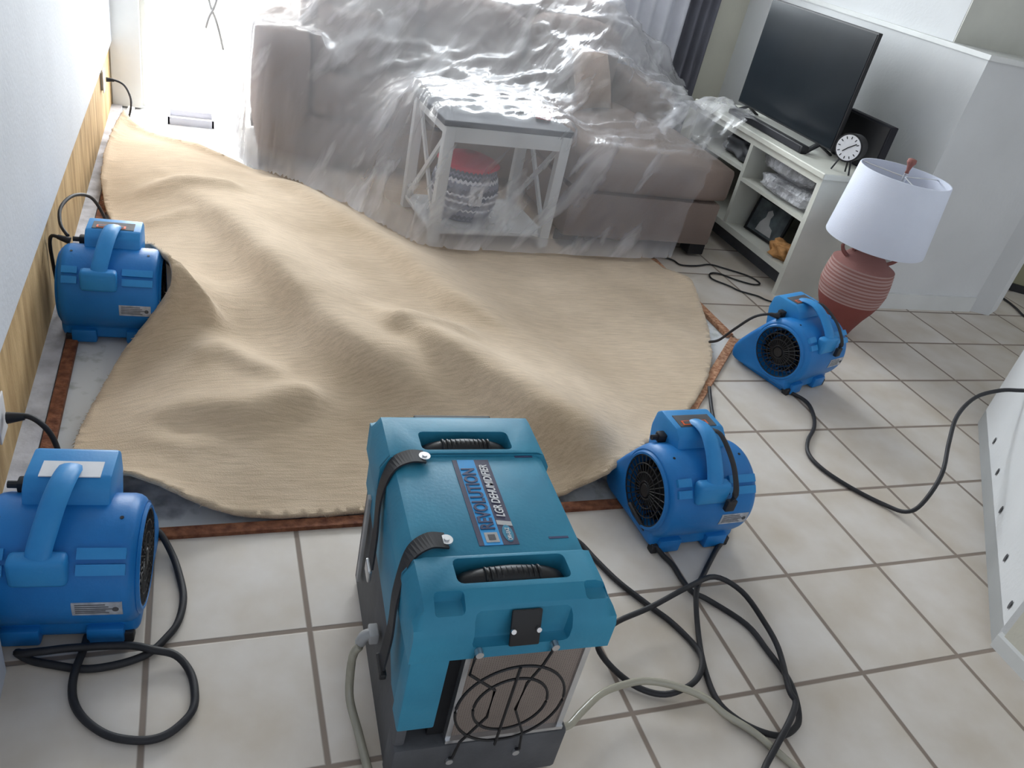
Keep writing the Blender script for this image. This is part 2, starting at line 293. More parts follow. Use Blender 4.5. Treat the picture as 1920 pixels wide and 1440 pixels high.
def cyl(bm, c, ax, r, h, n=24, r2=None):
    z = Vector(ax).normalized(); x = z.orthogonal().normalized(); y = z.cross(x); r2 = r if r2 is None else r2
    a = [bm.verts.new(Vector(c)+(x*math.cos(2*PI*i/n)+y*math.sin(2*PI*i/n))*r) for i in range(n)]
    b = [bm.verts.new(Vector(c)+z*h+(x*math.cos(2*PI*i/n)+y*math.sin(2*PI*i/n))*r2) for i in range(n)]
    bm.faces.new(a[::-1]); bm.faces.new(b)
    for i in range(n): bm.faces.new((a[i], a[(i+1) % n], b[(i+1) % n], b[i]))
def poly(bm, pts):
    return bm.faces.new([bm.verts.new(p) for p in pts])
def text_obj(name, s, size, mtx, m, parent, sx=1.0, bold=0.0):
    cu = bpy.data.curves.new(name, 'FONT'); cu.body = s; cu.size = size; cu.align_x = 'LEFT'; cu.align_y = 'CENTER'; cu.extrude = .002; cu.offset = bold; cu.resolution_u = 3
    o = bpy.data.objects.new(name, cu); C.objects.link(o); dg = bpy.context.evaluated_depsgraph_get(); dg.update()
    me = bpy.data.meshes.new_from_object(o.evaluated_get(dg)); bpy.data.objects.remove(o); bpy.data.curves.remove(cu)
    for v in me.vertices: v.co = (mtx @ Vector((v.co.x*sx, v.co.y, v.co.z)))*U
    me.materials.clear(); me.materials.append(M[m]); o = bpy.data.objects.new(name, me); C.objects.link(o); o.parent = parent; return o
def cut(o, cutters):
    for cbm in cutters:
        c = obj('tmp', cbm); md_ = o.modifiers.new('b', 'BOOLEAN'); md_.operation = 'DIFFERENCE'; md_.object = c; md_.solver = 'EXACT'
        par = o.parent; o.parent = None; dg = bpy.context.evaluated_depsgraph_get(); dg.update()
        me = bpy.data.meshes.new_from_object(o.evaluated_get(dg)); o.modifiers.clear(); o.data = me; o.parent = par; bpy.data.objects.remove(c)
    for p_ in o.data.polygons: p_.use_smooth = True
    o.data.set_sharp_from_angle(angle=math.radians(35))
def copy_tree(o, parent=None):
    c = o.copy(); C.objects.link(c); c.parent = parent
    for ch in [k for k in bpy.data.objects if k.parent == o]: copy_tree(ch, c)
    return c

# ------------------------------------------------------------ the room
bm = bmesh.new(); f = poly(bm, [(-9, -8, 0), (13, -8, 0), (13, 14, 0), (0, 14, 0), (0, 4.06, 0), (-2.95, 1.06, 0), (-9, 1.06, 0)])
e = bmesh.ops.extrude_face_region(bm, geom=[f]); 
for v in e['geom']:
    if isinstance(v, bmesh.types.BMVert): v.co.z -= .12
bmesh.ops.recalc_face_normals(bm, faces=bm.faces[:])
bmesh.ops.triangulate(bm, faces=bm.faces[:]); struct('floor', bm, 'tile')
bm = bmesh.new(); poly(bm, [(-9, 1.06, -.03), (-2.95, 1.06, -.03), (0, 4.06, -.03), (0, 13, -.03), (-9, 13, -.03)]); struct('floor_slab', bm, 'slab')
WX = -7.97
struct('wall_left', B(WX-.4, WX, .95, 11.6, 1.03, 7.2), 'wall_left')
bm = B(WX-.4, WX-.05, -.25, 11.6, -.03, 1.04); struct('trim_1', bm, 'wood')                      # exposed sheathing where drywall was cut away
struct('trim_2', B(WX-.07, WX+.11, .95, 11.4, -.03, .02, r=.006), 'plate')                     # bottom plate
struct('wall_entry', B(WX-.4, WX, -8, .95, .80, 7.2), 'wall_left')
bm = bmesh.new(); prism(bm, [(-3.2, 0), (-.05, 0), (-.05, .85), (-3.2, .85)], WX-.4, WX+.22); struct('wall_entry_low', bm, 'wall_left')
WY = 11.45
bm = bmesh.new()
for a in [(-8.4, -7.55, 0, 7.2), (-7.55, -4.2, 5.9, 7.2), (-4.2, -3.5, 0, 7.2), (-3.5, 1.1, 0, 3.4), (-3.5, 1.1, 6.2, 7.2), (1.1, 3.9, 0, 7.2)]:
    box(bm, a[0], a[1], WY, WY+.35, a[2], a[3])
struct('wall_back', bm, 'beige')
struct('wall_door_side', B(-8.0, -7.56, WY-.03, WY+.3, 0, 7.2), 'white')  # back wall strip coloured white to stand in for the door's glare
struct('ceiling', B(-8.5, 13, -5.0, 13, 7.2, 7.4), 'white')
# skewed television wall block with ledge
bm = bmesh.new(); P = [(3.25, 5.14), (5.45, 5.12), (5.75, 4.97), (6.2, 5.2), (6.2, 6.9), (5.5, 6.9), (5.5, 12), (3.6, 12)]
lo = [bm.verts.new((x, y, 0)) for x, y in P]; hi = [bm.verts.new((x, y, 3.76)) for x, y in P]; n = len(P)
bm.faces.new(lo[::-1]); bm.faces.new(hi)
for i in range(n): bm.faces.new((lo[i], lo[(i+1) % n], hi[(i+1) % n], hi[i]))
struct('wall_television', bm, 'wall')
bm = bmesh.new(); P = [(3.21, 5.10), (5.45, 5.08), (5.78, 4.92), (6.25, 5.2), (6.25, 12), (3.57, 12)]
lo = [bm.verts.new((x, y, 3.761)) for x, y in P]; hi = [bm.verts.new((x, y, 3.83)) for x, y in P]; n = len(P)
bm.faces.new(lo[::-1]); bm.faces.new(hi)
for i in range(n): bm.faces.new((lo[i], lo[(i+1) % n], hi[(i+1) % n], hi[i]))
struct('trim_3', bm, 'white')
bm = bmesh.new(); box(bm, 3.3, 5.42, 5.08, 5.145, 0, .26); struct('baseboard_television', bm, 'white')
# upper wall over the ledge
bm = bmesh.new(); prism(bm, [(6.05, 3.83), (12, 3.83), (12, 7.2), (6.05, 7.2)], 3.45, 3.8); struct('wall_upper', bm, 'wall')
bm = bmesh.new(); prism(bm, [(6.03, 3.83), (6.3, 3.83), (6.3, 7.2), (6.03, 7.2)], 3.455, 13); struct('wall_hall', bm, 'cream')
struct('wall_corner', B(3.35, 3.75, 10.75, 11.5, 3.83, 7.2), 'beige')
# far passage wall
bm = bmesh.new(); t = bmesh.new(); box(t, 0, 6, 0, .2, 0, 7.2)
merge(bm, t, Matrix.Translation((6.6, 6.62, 0)) @ Matrix.Rotation(-.58, 4, 'Z')); struct('wall_passage', bm, 'olive')
bm = bmesh.new(); t = bmesh.new(); box(t, 0, 6, -.04, 0, 0, .14)
merge(bm, t, Matrix.Translation((6.6, 6.62, 0)) @ Matrix.Rotation(-.58, 4, 'Z')); struct('baseboard_passage', bm, 'black')
# right 45 degree wall and its return
bm = bmesh.new(); P = [(2.42, 2.04), (-.55, -.93), (-.60, -6), (3.5, -6), (3.5, 2.4)]
lo = [bm.verts.new((x, y, 0)) for x, y in P]; hi = [bm.verts.new((x, y, 7.2)) for x, y in P]; n = len(P)
bm.faces.new(lo[::-1]); bm.faces.new(hi)
for i in range(n): bm.faces.new((lo[i], lo[(i+1) % n], hi[(i+1) % n], hi[i]))
bmesh.ops.recalc_face_normals(bm, faces=bm.faces[:]); struct('wall_right', bm, 'wall')
def skirt(a, b, h, t_, ins=0):
    a, b = Vector((*a, 0)), Vector((*b, 0)); d = (b-a).normalized(); nrm = Vector((-d.y, d.x, 0)); bm = bmesh.new(); P = [a, b, b+nrm*t_, a+nrm*t_]
    lo = [bm.verts.new(p) for p in P]; m1 = [bm.verts.new(p+Vector((0, 0, h*.8))) for p in P]; Q = [a, b, b+nrm*t_*.35, a+nrm*t_*.35]; hi = [bm.verts.new(p+Vector((0, 0, h))) for p in Q]
    for q, w_ in ((lo, m1), (m1, hi)):
        for i in range(4): bm.faces.new((q[i], q[(i+1) % 4], w_[(i+1) % 4], w_[i]))
    bm.faces.new(lo[::-1]); bm.faces.new(hi); bmesh.ops.recalc_face_normals(bm, faces=bm.faces[:]); return bm
struct('baseboard_right', skirt((2.42, 2.04), (-.55, -.93), .2, .05), 'white')
struct('baseboard_entry', skirt((-.555, -.95), (-.61, -6), .16, -.035), 'white')
struct('wall_entry_right', B(-.575, -.5, -6, -.99, 0, 7.2), 'beige')
# patio outside
struct('floor_patio', B(-14, 8, 11.8, 26, -.1, -.02), 'patio')
# sliding door and window
def frame(bm, x0, x1, z0, z1, y, t_=.09, d=.1, mull=()):
    box(bm, x0, x1, y, y+d, z0, z0+t_); box(bm, x0, x1, y, y+d, z1-t_, z1)
    box(bm, x0, x0+t_, y, y+d, z0+t_, z1-t_); box(bm, x1-t_, x1, y, y+d, z0+t_, z1-t_)
    for m_ in mull: box(bm, m_-t_/2, m_+t_/2, y, y+d, z0+t_, z1-t_)
bm = bmesh.new(); frame(bm, -7.55, -4.2, 0, 5.9, WY+.1, mull=(-6.25,)); d1 = struct('door_1', bm, 'white')
pn = obj('pane', B(-7.46, -4.29, WY+.14, WY+.16, .09, 5.81), 'glass', d1)
bm = bmesh.new(); frame(bm, -3.5, 1.1, 3.4, 6.2, WY+.1, mull=(-1.2,)); w1 = struct('window_1', bm, 'white')
pn = obj('pane', B(-3.41, 1.01, WY+.14, WY+.16, 3.49, 6.11), 'glass', w1)

# tack strips: each length of strip is its own thing
def strip(a, b, wd, mt, name, label, z=-.025, h=.06):
    a, b = Vector((*a, 0)), Vector((*b, 0)); d = b-a; L_ = d.length; ang = math.atan2(d.y, d.x)
    o = obj(name, B(0, L_, -wd/2, wd/2, 0, h, r=.006), mt); o.location = Vector((a.x, a.y, z))*U; o.rotation_euler = (0, 0, ang); return tag(o, label, 'tack strip')
strip((-7.80, 1.12), (-7.80, 10.9), .10, 'tack', 'tack_strip', 'long reddish brown tack strip on the slab along the left wall')
strip((-7.74, 1.0), (-2.98, 1.0), .10, 'tack', 'tack_strip', 'brown tack strip along the front edge of the tile by the dehumidifier')
strip((-2.86, 1.15), (-.06, 3.98), .11, 'osb', 'tack_strip', 'rough orange-brown tack strip running diagonally up to the carpet pit corner')
strip((-.07, 4.08), (-.07, 6.4), .11, 'osb', 'tack_strip', 'short dark brown tack strip behind the pit corner beside the lifted carpet edge')

# ------------------------------------------------------------ carpet, floating on the blown air
OUT1 = [(-7.74, 10.06, .35), (-7.83, 9.26, .3), (-7.88, 8.34, .25), (-7.85, 7.46, .2), (-7.75, 6.71, .15), (-7.59, 5.97, .2), (-7.33, 5.02, .45), (-7.11, 4.40, .75), (-6.93, 3.80, .9), (-6.90, 3.63, .75), (-7.02, 3.60, .5), (-7.21, 3.5, .25), (-7.34, 3.28, .15), (-7.44, 2.91, .1), (-7.53, 2.47, .1), (-7.58, 2.04, .15), (-7.58, 1.61, .25), (-7.44, 1.42, .3), (-7.22, 1.37, .33), (-7.08, 1.31, .33), (-6.88, 1.21, .28), (-6.66, 1.14, .17), (-6.44, 1.08, .1), (-6.13, 1.05, .08), (-5.81, 1.05, .07), (-5.52, 1.06, .07), (-5.13, 1.07, .07), (-4.68, 1.07, .07), (-4.2, 1.08, .07), (-3.76, 1.10, .08), (-3.61, 1.13, .12), (-3.39, 1.09, .3), (-3.11, 1.21, .37), (-2.49, 1.71, .22), (-1.98, 2.12, .09), (-1.5, 2.53, .07), (-1.05, 3.02, .07), (-.71, 3.5, .07), (-.42, 4.08, .08), (-.18, 4.71, .1), (-.03, 5.16, .14), (.05, 5.45, .16), (.06, 5.62, .14), (-.12, 6.0, .07), (-.16, 6.35, .06)]
BACK = [(-.13, 7.5, .05), (-.13, 9, .05), (-.13, 11.2, .05), (-3, 11.2, .05), (-5.7, 11.2, .05), (-5.7, 9.6, .05), (-5.72, 8.75, .07)]
OUT2 = [(-5.9, 8.32, .2), (-6.25, 8.52, .28), (-6.69, 8.97, .3), (-7.06, 9.24, .25), (-7.4, 9.55, .22), (-7.59, 9.73, .28)]
INN = [(-6.94, 7.11, .45), (-6.51, 6.18, .5), (-6.24, 5.35, .6), (-6.0, 4.57, .65), (-5.73, 3.94, .6), (-5.48, 3.27, .55), (-5.27, 2.8, .55), (-5.03, 2.58, .5), (-4.77, 2.34, .45), (-4.47, 2.21, .35), (-6.64, 4.91, .45), (-6.54, 4.38, .38), (-6.4, 3.57, .33), (-6.07, 3.26, .3), (-5.82, 2.73, .26), (-5.42, 2.42, .25), (-4.84, 2.05, .2), (-4.32, 1.74, .18), (-6.88, 3.80, .82), (-6.74, 3.65, .68), (-6.6, 3.62, .45), (-5.55, 5.66, .45), (-5.17, 4.68, .45), (-4.95, 3.87, .42), (-4.7, 3.33, .35), (-4.56, 3.1, .5), (-4.3, 2.6, .55), (-3.97, 2.21, .5), (-3.71, 1.84, .45), (-3.44, 1.51, .38), (-4.32, 2.44, .26), (-3.99, 2.03, .22), (-3.75, 1.61, .18), (-3.62, 1.31, .12), (-5.89, 8.0, .3), (-5.38, 7.34, .36), (-4.93, 6.39, .4), (-4.34, 5.4, .4), (-4.02, 4.1, .4), (-3.5, 3.57, .35), (-3.36, 5.5, .15), (-2.92, 4.59, .18), (-1.94, 4.77, .12), (-1.4, 4.24, .12), (-2.63, 3.15, .15), (-2.24, 2.54, .13), (-2.83, 3.53, .2), (-7.19, 2.37, .25), (-6.78, 2.21, .3), (-6.8, 2.02, .2), (-6.25, 1.89, .3), (-6.97, 1.71, .3), (-6.39, 1.47, .2), (-5.77, 1.49, .15), (-5.35, 1.36, .12), (-6.06, 2.16, .36), (-5.69, 2.34, .40), (-5.73, 2.11, .25), (-6.63, 2.6, .42), (-6.42, 3.09, .4), (-6.22, 2.51, .42),
       (-5.4, 8.6, .07), (-4.8, 7.7, .07), (-4.1, 6.7, .07), (-3.6, 6.1, .07), (-2.5, 6.2, .06), (-1.2, 6.2, .06), (-3, 7.5, .05), (-1.5, 7.5, .05), (-5, 9, .05), (-3, 9, .05), (-1.5, 9, .05), (-4.5, 8, .05)]
Wp = [(-5.3, 8.3, .07)]
ctrl = OUT1+BACK+OUT2+INN
cxy = np.array([c[:2] for c in ctrl]); cz = np.array([c[2] for c in ctrl])
def tps(r): return np.where(r > 0, r*r*np.log(np.maximum(r, 1e-9)), 0)
K = tps(np.linalg.norm(cxy[:, None]-cxy[None], axis=2)); nn = len(ctrl); Pm = np.hstack([np.ones((nn, 1)), cxy])
A_ = np.zeros((nn+3, nn+3)); A_[:nn, :nn] = K+np.eye(nn)*.12; A_[:nn, nn:] = Pm; A_[nn:, :nn] = Pm.T
wts = np.linalg.solve(A_, np.concatenate([cz, [0, 0, 0]]))
# ridge lines of the rumples: points, height, width on the right and on the left of travel
RIDGES = [([(-6.94, 7.11), (-6.51, 6.18), (-6.24, 5.35), (-6.0, 4.57), (-5.73, 3.94), (-5.48, 3.27), (-5.2, 2.8), (-4.9, 2.45), (-4.4, 2.1)], .13, .17, .55),
          ([(-5.1, 3.9), (-4.8, 3.45), (-4.56, 3.05), (-4.3, 2.6), (-3.97, 2.21), (-3.71, 1.84), (-3.40, 1.45), (-3.2, 1.3)], .16, .17, .45),
          ([(-5.9, 7.9), (-5.38, 7.3), (-4.93, 6.39), (-4.34, 5.3), (-3.98, 4.2), (-3.4, 3.6)], .10, .18, .5),
          ([(-6.95, 3.9), (-6.80, 3.72), (-6.66, 3.62), (-6.50, 3.58)], .20, .08, .08),
          ([(-7.4, 6.9), (-6.9, 7.05), (-6.45, 6.9), (-6.1, 6.9)], .08, .12, .2),
          ([(-7.3, 5.9), (-7.0, 6.05), (-6.7, 6.2)], .05, .10, .15),
          ([(-7.2, 2.0), (-6.8, 2.15), (-6.3, 2.1), (-5.9, 2.3), (-5.6, 2.35)], .10, .12, .22),
          ([(-6.75, 2.9), (-6.5, 3.05), (-6.2, 2.75), (-5.9, 2.65)], .07, .10, .2),
          ([(-5.0, 3.2), (-4.7, 3.35), (-4.3, 3.35), (-3.9, 3.3)], .07, .10, .2),
          ([(-7.2, 1.9), (-6.8, 1.75), (-6.5, 1.85)], .05, .10, .12)]
def cz_at(xy):
    xy = np.asarray(xy); r = np.linalg.norm(xy[:, None]-cxy[None], axis=2); z = tps(r) @ wts[:nn]+wts[nn]+xy @ wts[nn+1:]
    z = z*.80
    for pts, h, wl, wr in RIDGES:
        n_ = len(pts); best = np.full(len(xy), 9.0); side = np.zeros(len(xy)); tt = np.zeros(len(xy))
        for i in range(n_-1):
            a = np.array(pts[i]); b = np.array(pts[i+1]); d = b-a; L_ = d @ d; t = np.clip(((xy-a) @ d)/L_, 0, 1); q = xy-(a+t[:, None]*d); dd = np.linalg.norm(q, axis=1)
            m_ = dd < best; best[m_] = dd[m_]; side[m_] = (d[0]*q[:, 1]-d[1]*q[:, 0])[m_]; tt[m_] = (i+t[m_])/(n_-1)
        wd = np.where(side > 0, wr, wl); z = z+1.35*h*np.exp(-(best/wd)**2)*np.clip(np.minimum(tt, 1-tt)*5+.15, 0, 1)
    return z
outline = [Vector(p) for p in OUT1+BACK+OUT2]
dense = []
for i, p in enumerate(outline):
    q = outline[(i+1) % len(outline)]; k = max(1, int((q-p).length/.06))
    for j in range(k): dense.append(p.lerp(q, j/k))
for s_ in range(1): dense = [(dense[i-1]+dense[i]*2+dense[(i+1) % len(dense)])/4 for i in range(len(dense))]
dense = [Vector((p.x+.012*noise.noise((p.x*9, p.y*9, 3)), p.y+.012*noise.noise((p.x*9, p.y*9, 7)), p.z)) for p in dense]
pol = np.array([(p.x, p.y) for p in dense])
def inside(pts, pol):
    x, y = pts[:, 0], pts[:, 1]; ins = np.zeros(len(pts), bool); j = len(pol)-1
    for i in range(len(pol)):
        xi, yi, xj, yj = *pol[i], *pol[j]
        c = ((yi > y) != (yj > y)) & (x < (xj-xi)*(y-yi)/(yj-yi+1e-12)+xi); ins ^= c; j = i
    return ins
def build_carpet():
    st = .065; gx, gy = np.meshgrid(np.arange(-7.95, .1, st), np.arange(1.0, 11.3, st)); g = np.stack([gx.ravel(), gy.ravel()], 1)
    g = g[inside(g, pol)]
    dist = np.min(np.linalg.norm(g[:, None]-pol[None, ::2], axis=2), axis=1); g = g[dist > st*.6]; dist = dist[dist > st*.6]
    z = cz_at(g)
    pts = [Vector(p) for p in pol]+[Vector(p) for p in g]; nb = len(pol)
    vs2, ed, fc, *_ = geometry.delaunay_2d_cdt(pts, [(i, (i+1) % nb) for i in range(nb)], [], 1, 1e-6)
    zb = [p.z for p in dense]; bm = bmesh.new(); V = []
    from mathutils import kdtree
    kd = kdtree.KDTree(nb)
    for i, p in enumerate(dense): kd.insert((p.x, p.y, 0), i)
    kd.balance()
    zz = cz_at([(v.x, v.y) for v in vs2])
    for v, h in zip(vs2, zz):
        _, i, d_ = kd.find((v.x, v.y, 0)); t_ = min(1, d_/.12); h = zb[i]*(1-t_)+h*t_
        if d_ > .02 and v.y < 8:
            h += .012*noise.noise((v.x*3.2+v.y, v.y*2.4-v.x, 1))*t_
        V.append(bm.verts.new((v.x, v.y, max(h, .055))))
    for f_ in fc:
        try: bm.faces.new([V[i] for i in f_])
        except ValueError: pass
    for _ in range(2): bmesh.ops.smooth_vert(bm, verts=[v for v in bm.verts if not v.is_boundary], factor=.5, use_axis_x=False, use_axis_y=False, use_axis_z=True)
    bmesh.ops.recalc_face_normals(bm, faces=bm.faces[:])
    if bm.faces and sum(f_.normal.z for f_ in bm.faces) < 0: bmesh.ops.reverse_faces(bm, faces=bm.faces[:])
    return bm
carpet = obj('carpet', build_carpet(), 'carpet', None, True)
sd = carpet.modifiers.new('thick', 'SOLIDIFY'); sd.thickness = .035*U; sd.offset = -1
tag(carpet, 'large rumpled tan carpet pulled up and ballooning over the bare slab', 'carpet')
bm = bmesh.new()
for i in range(0, len(dense)):
    p = dense[i]; q = dense[(i+1) % len(dense)]
    if p.y > 7.2 and p.x > -6.2: continue
    d = (q-p).normalized(); nrm = Vector((d.y, -d.x, 0)).normalized()
    for k in range(3):
        s = p.lerp(q, random.random())+Vector((0, 0, -.02*random.random())); l = random.uniform(.01, .035)*(1.6 if random.random() < .08 else 1); dd = (nrm*-1*random.uniform(-.3, 1)+nrm*random.uniform(.2, 1)+d*random.uniform(-.8, .8)+Vector((0, 0, random.uniform(-.8, .4)))).normalized()
        a = bm.verts.new(s-d*.004); b = bm.verts.new(s+d*.004); c = bm.verts.new(s+Vector((0, 0, .006))); t = bm.verts.new(s+dd*l)
        bm.faces.new((a, b, t)); bm.faces.new((b, c, t)); bm.faces.new((c, a, t))
stuffpart(obj('frayed_edge', bm, 'carpet', carpet))

# ------------------------------------------------------------ air movers
CY, CZ, CR, HW = -.05, .50, .44, .475       # drum centre and radius, half width
def profile_r(n=96):
    pts = []
    prof = [(CY+CR*math.cos(math.radians(a)), CZ+CR*math.sin(math.radians(a))) for a in range(48, 232, 4)]
    prof += [(-.36, .10), (-.34, .05), (.52, .03), (.60, .05), (.64, .12), (.635, .22), (.58, .34), (.48, .50), (.37, .66), (.29, .77)]
    n_ = len(prof); out = []
    for k in range(n):
        a = 2*PI*k/n; d = (math.cos(a), math.sin(a)); best = 0
        for i in range(n_):
            (x1, y1), (x2, y2) = prof[i], prof[(i+1) % n_]; x1 -= CY; x2 -= CY; y1 -= CZ; y2 -= CZ
            ex, ey = x2-x1, y2-y1; den = d[0]*ey-d[1]*ex
            if abs(den) < 1e-9: continue
            t = (x1*ey-y1*ex)/den; s = (x1*d[1]-y1*d[0])/den
            if t > 0 and -1e-6 <= s <= 1+1e-6: best = max(best, t)
        out.append(best)
    return out
RR = profile_r()
def body_bm():
    bm = bmesh.new(); n = len(RR)
    def rg(x, fn): return [bm.verts.new((x, CY+fn(k)*math.cos(2*PI*k/n), CZ+fn(k)*math.sin(2*PI*k/n))) for k in range(n)]
    GR = .34
    half = [(.0, lambda k: RR[k]), (HW-.09, lambda k: RR[k]), (HW-.05, lambda k: RR[k]-.008), (HW-.02, lambda k: RR[k]-.028), (HW-.005, lambda k: RR[k]-.055), (HW, lambda k: max(GR+.05, RR[k]-.085)),
            (HW+.0, lambda k: GR+.035), (HW+.018, lambda k: GR+.02), (HW+.018, lambda k: GR), (HW-.03, lambda k: GR-.008), (HW-.16, lambda k: GR-.03), (HW-.17, lambda k: .02)]
    for s in (-1, 1):
        rings = [rg(s*x, fn) for x, fn in half]
        for a, b in zip(rings, rings[1:]):
            for k in range(n):
                v = (a[k], a[(k+1) % n], b[(k+1) % n], b[k]); bm.faces.new(v)
    bmesh.ops.remove_doubles(bm, verts=bm.verts[:], dist=1e-5)
    bmesh.ops.recalc_face_normals(bm, faces=bm.faces[:]); return bm
def on_drum(a, lift=0): a = math.radians(a); return Vector((0, CY+(CR+lift)*math.cos(a), CZ+(CR+lift)*math.sin(a)))
def drum_patch(x0, x1, a0, a1, lift, bm=None, n=8, th=.012):
    bm = bm or bmesh.new()
    for l0 in (lift,):
        A = [[bm.verts.new(on_drum(a0+(a1-a0)*i/n, l)+Vector((x, 0, 0))) for i in range(n+1)] for x in (x0, x1) for l in (l0-th, l0)]
        for i in range(n):
            bm.faces.new((A[1][i], A[1][i+1], A[3][i+1], A[3][i])); bm.faces.new((A[0][i], A[2][i], A[2][i+1], A[0][i+1]))
            bm.faces.new((A[0][i], A[0][i+1], A[1][i+1], A[1][i])); bm.faces.new((A[2][i], A[3][i], A[3][i+1], A[2][i+1]))
        for i in (0, n): bm.faces.new((A[0][i], A[1][i], A[3][i], A[2][i]))
    bmesh.ops.recalc_face_normals(bm, faces=bm.faces[:]); return bm
def air_mover():
    t = thing('air_mover', '', 'air mover')
    obj('housing', body_bm(), 'blue', t, True, 40)
    bm = bmesh.new(); prism(bm, [(.40, .60), (.47, .88), (.45, 1.04), (.39, 1.09), (.10, 1.09), (.02, 1.03), (-.04, .86)], -.26, .27, r=.022); cb = obj('control_box', bm, 'bluelight', t, True, 40)
    bm = bmesh.new(); box(bm, -.34, -.25, .18, .27, .86, .95, r=.015); tube(bm, [(-.33, .225, .905), (-.40, .225, .905)], .026, 8, 1); obj('plug_socket', bm, 'rubber', cb, True, 40)
    # handle: broad bar from the box to the back of the drum
    bm = bmesh.new(); tube(bm, [(0, .20, 1.08), (0, .10, 1.115), (-.01, -.04, 1.12), (-.03, -.18, 1.07), (-.05, -.30, .99), (-.07, -.40, .90), (-.08, -.46, .80)], .08, 12, 6, flat=(.08, .036)); 
    box(bm, -.25, .09, -.49, -.36, .66, .88, r=.035, mtx=Matrix.Translation((0, 0, 0))); obj('handle', bm, 'bluelight', t, True, 50)
    for s in (-1, 1):
        bm = bmesh.new(); drum_patch(s*.13 if s > 0 else -.28, s*.42, 128, 137, .028, bm, th=.05); drum_patch(s*.13 if s > 0 else -.28, s*.42, 141, 150, .022, bm, th=.05)
        obj('rib', bm, 'bluelight', t, True, 40)
        g = bmesh.new(); x = s*(HW+.008)
        for k in range(30):
            a = 2*PI*k/30+.05; d = Vector((0, math.cos(a), math.sin(a))); c = Vector((x, CY, CZ)); tube(g, [c+d*.085, c+d*.335], .0055, 5, 1)
        for r_ in (.085, .17, .255, .333): ring(g, (x, CY, CZ), r_, (1, 0, 0), .007)
        cyl(g, (x-s*.02, CY, CZ), (s, 0, 0), .075, .03, 24, .06); obj('intake_grille', g, 'black', t, True, 40)
        im = bmesh.new(); cyl(im, (s*(HW-.13), CY, CZ), (s, 0, 0), .20, .05, 24)
        for k in range(24):
            a = 2*PI*k/24; c = Vector((s*(HW-.10), CY+.25*math.cos(a), CZ+.25*math.sin(a))); box(im, -.05, .05, -.03, .03, -.004, .004, mtx=Matrix.Translation(c) @ Matrix.Rotation(a+.7, 4, 'X'))
        obj('impeller', im, 'cavity', t)
        bm = bmesh.new(); box(bm, s*.26-.12, s*.26+.12, -.40, -.28, .012, .16, r=.02); obj('skid_block', bm, 'blue', t, True, 40)
        bm = bmesh.new(); box(bm, s*.40-.035, s*.40+.035, -.385, -.30, 0, .10, r=.012); obj('foot', bm, 'rubber', t)
    bm = bmesh.new(); box(bm, -.40, .40, -.27, .42, .005, .06, r=.015); obj('base_skid', bm, 'blue', t, True, 40)
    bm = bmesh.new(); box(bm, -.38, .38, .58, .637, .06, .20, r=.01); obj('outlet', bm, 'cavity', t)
    lb = obj('rating_label', drum_patch(.10, .40, 176, 192, .006), 'foil', t)
    bm = bmesh.new()
    for i in range(5): drum_patch(.12, .30+.02*(i % 3), 178+i*2.5, 178.8+i*2.5, .0085, bm, 3, .002)
    cyl(bm, on_drum(184, .004)+Vector((.36, 0, 0)), on_drum(184, 1)-on_drum(184), .02, .006, 16); obj('label_print', bm, 'grey', lb)
    for x in (-.36, .36):
        bm = bmesh.new(); cyl(bm, on_drum(100, -.004)+Vector((x, 0, 0)), (0, -.17, .98), .013, .008, 10); obj('screw', bm, 'black', t)
    return t
def redlabel(t):
    k = obj('switch_label', B(-.20, .20, .12, .30, 1.085, 1.096, r=.004), 'grey', [o for o in bpy.data.objects if o.parent == t and o.name.startswith('control_box')][0])
    bm = bmesh.new(); box(bm, -.16, .12, .14, .205, 1.097, 1.101, r=.001); obj('switch_print', bm, 'orange', k.parent)
    bm = bmesh.new(); box(bm, -.14, .10, .152, .193, 1.1015, 1.103); obj('switch_mark', bm, 'grey', k.parent)
def rot_to(d): return math.atan2(-d[0], d[1])
proto = air_mover()
spots = [((-7.43, .44, 0), (.10, 1), 'blue air mover at the left frame edge with white paper stuck on its control box'),
         ((-7.44, 4.02, 0), (.05, 1), 'blue air mover against the left wall with the carpet pulled up beside it'),
         ((-2.78, .74, 0), (-.03, 1), 'blue air mover on the tile right of the dehumidifier, intake grille facing left'),
         ((.14, 3.12, 0), (-.30, .95), 'farthest right blue air mover standing in front of the terracotta lamp')]
movers = []
for i, (loc, d, lab) in enumerate(spots):
    o = proto if i == 0 else copy_tree(proto); movers.append((o, loc, d, lab))
for o, loc, d, lab in movers:
    o.location = Vector(loc)*U; o.rotation_euler = (0, 0, rot_to(d)); o.scale = (.90, .90, .90); o['label'] = lab; o['group'] = 'blue air movers drying the floor'
def part_of(t, nm): return [o for o in bpy.data.objects if o.parent == t and o.name.split('.')[0] == nm][0]
obj('paper_label', B(-.17, .20, .09, .25, 1.089, 1.097), 'paper', part_of(movers[0][0], 'control_box'))
for k in (1, 2, 3): redlabel(movers[k][0])
for k in (2, 3):
    bm = bmesh.new(); tube(bm, [(.02, .06, 1.10), (.11, -.05, 1.13), (.12, -.3, 1.03), (.12, -.45, .90), (.11, -.52, .80), (.09, -.51, .70)], .02, 8, 5, flat=(.03, .012))
    box(bm, .05, .15, -.55, -.50, .62, .74, r=.01); obj('strap', bm, 'rubber', movers[k][0], True, 40)

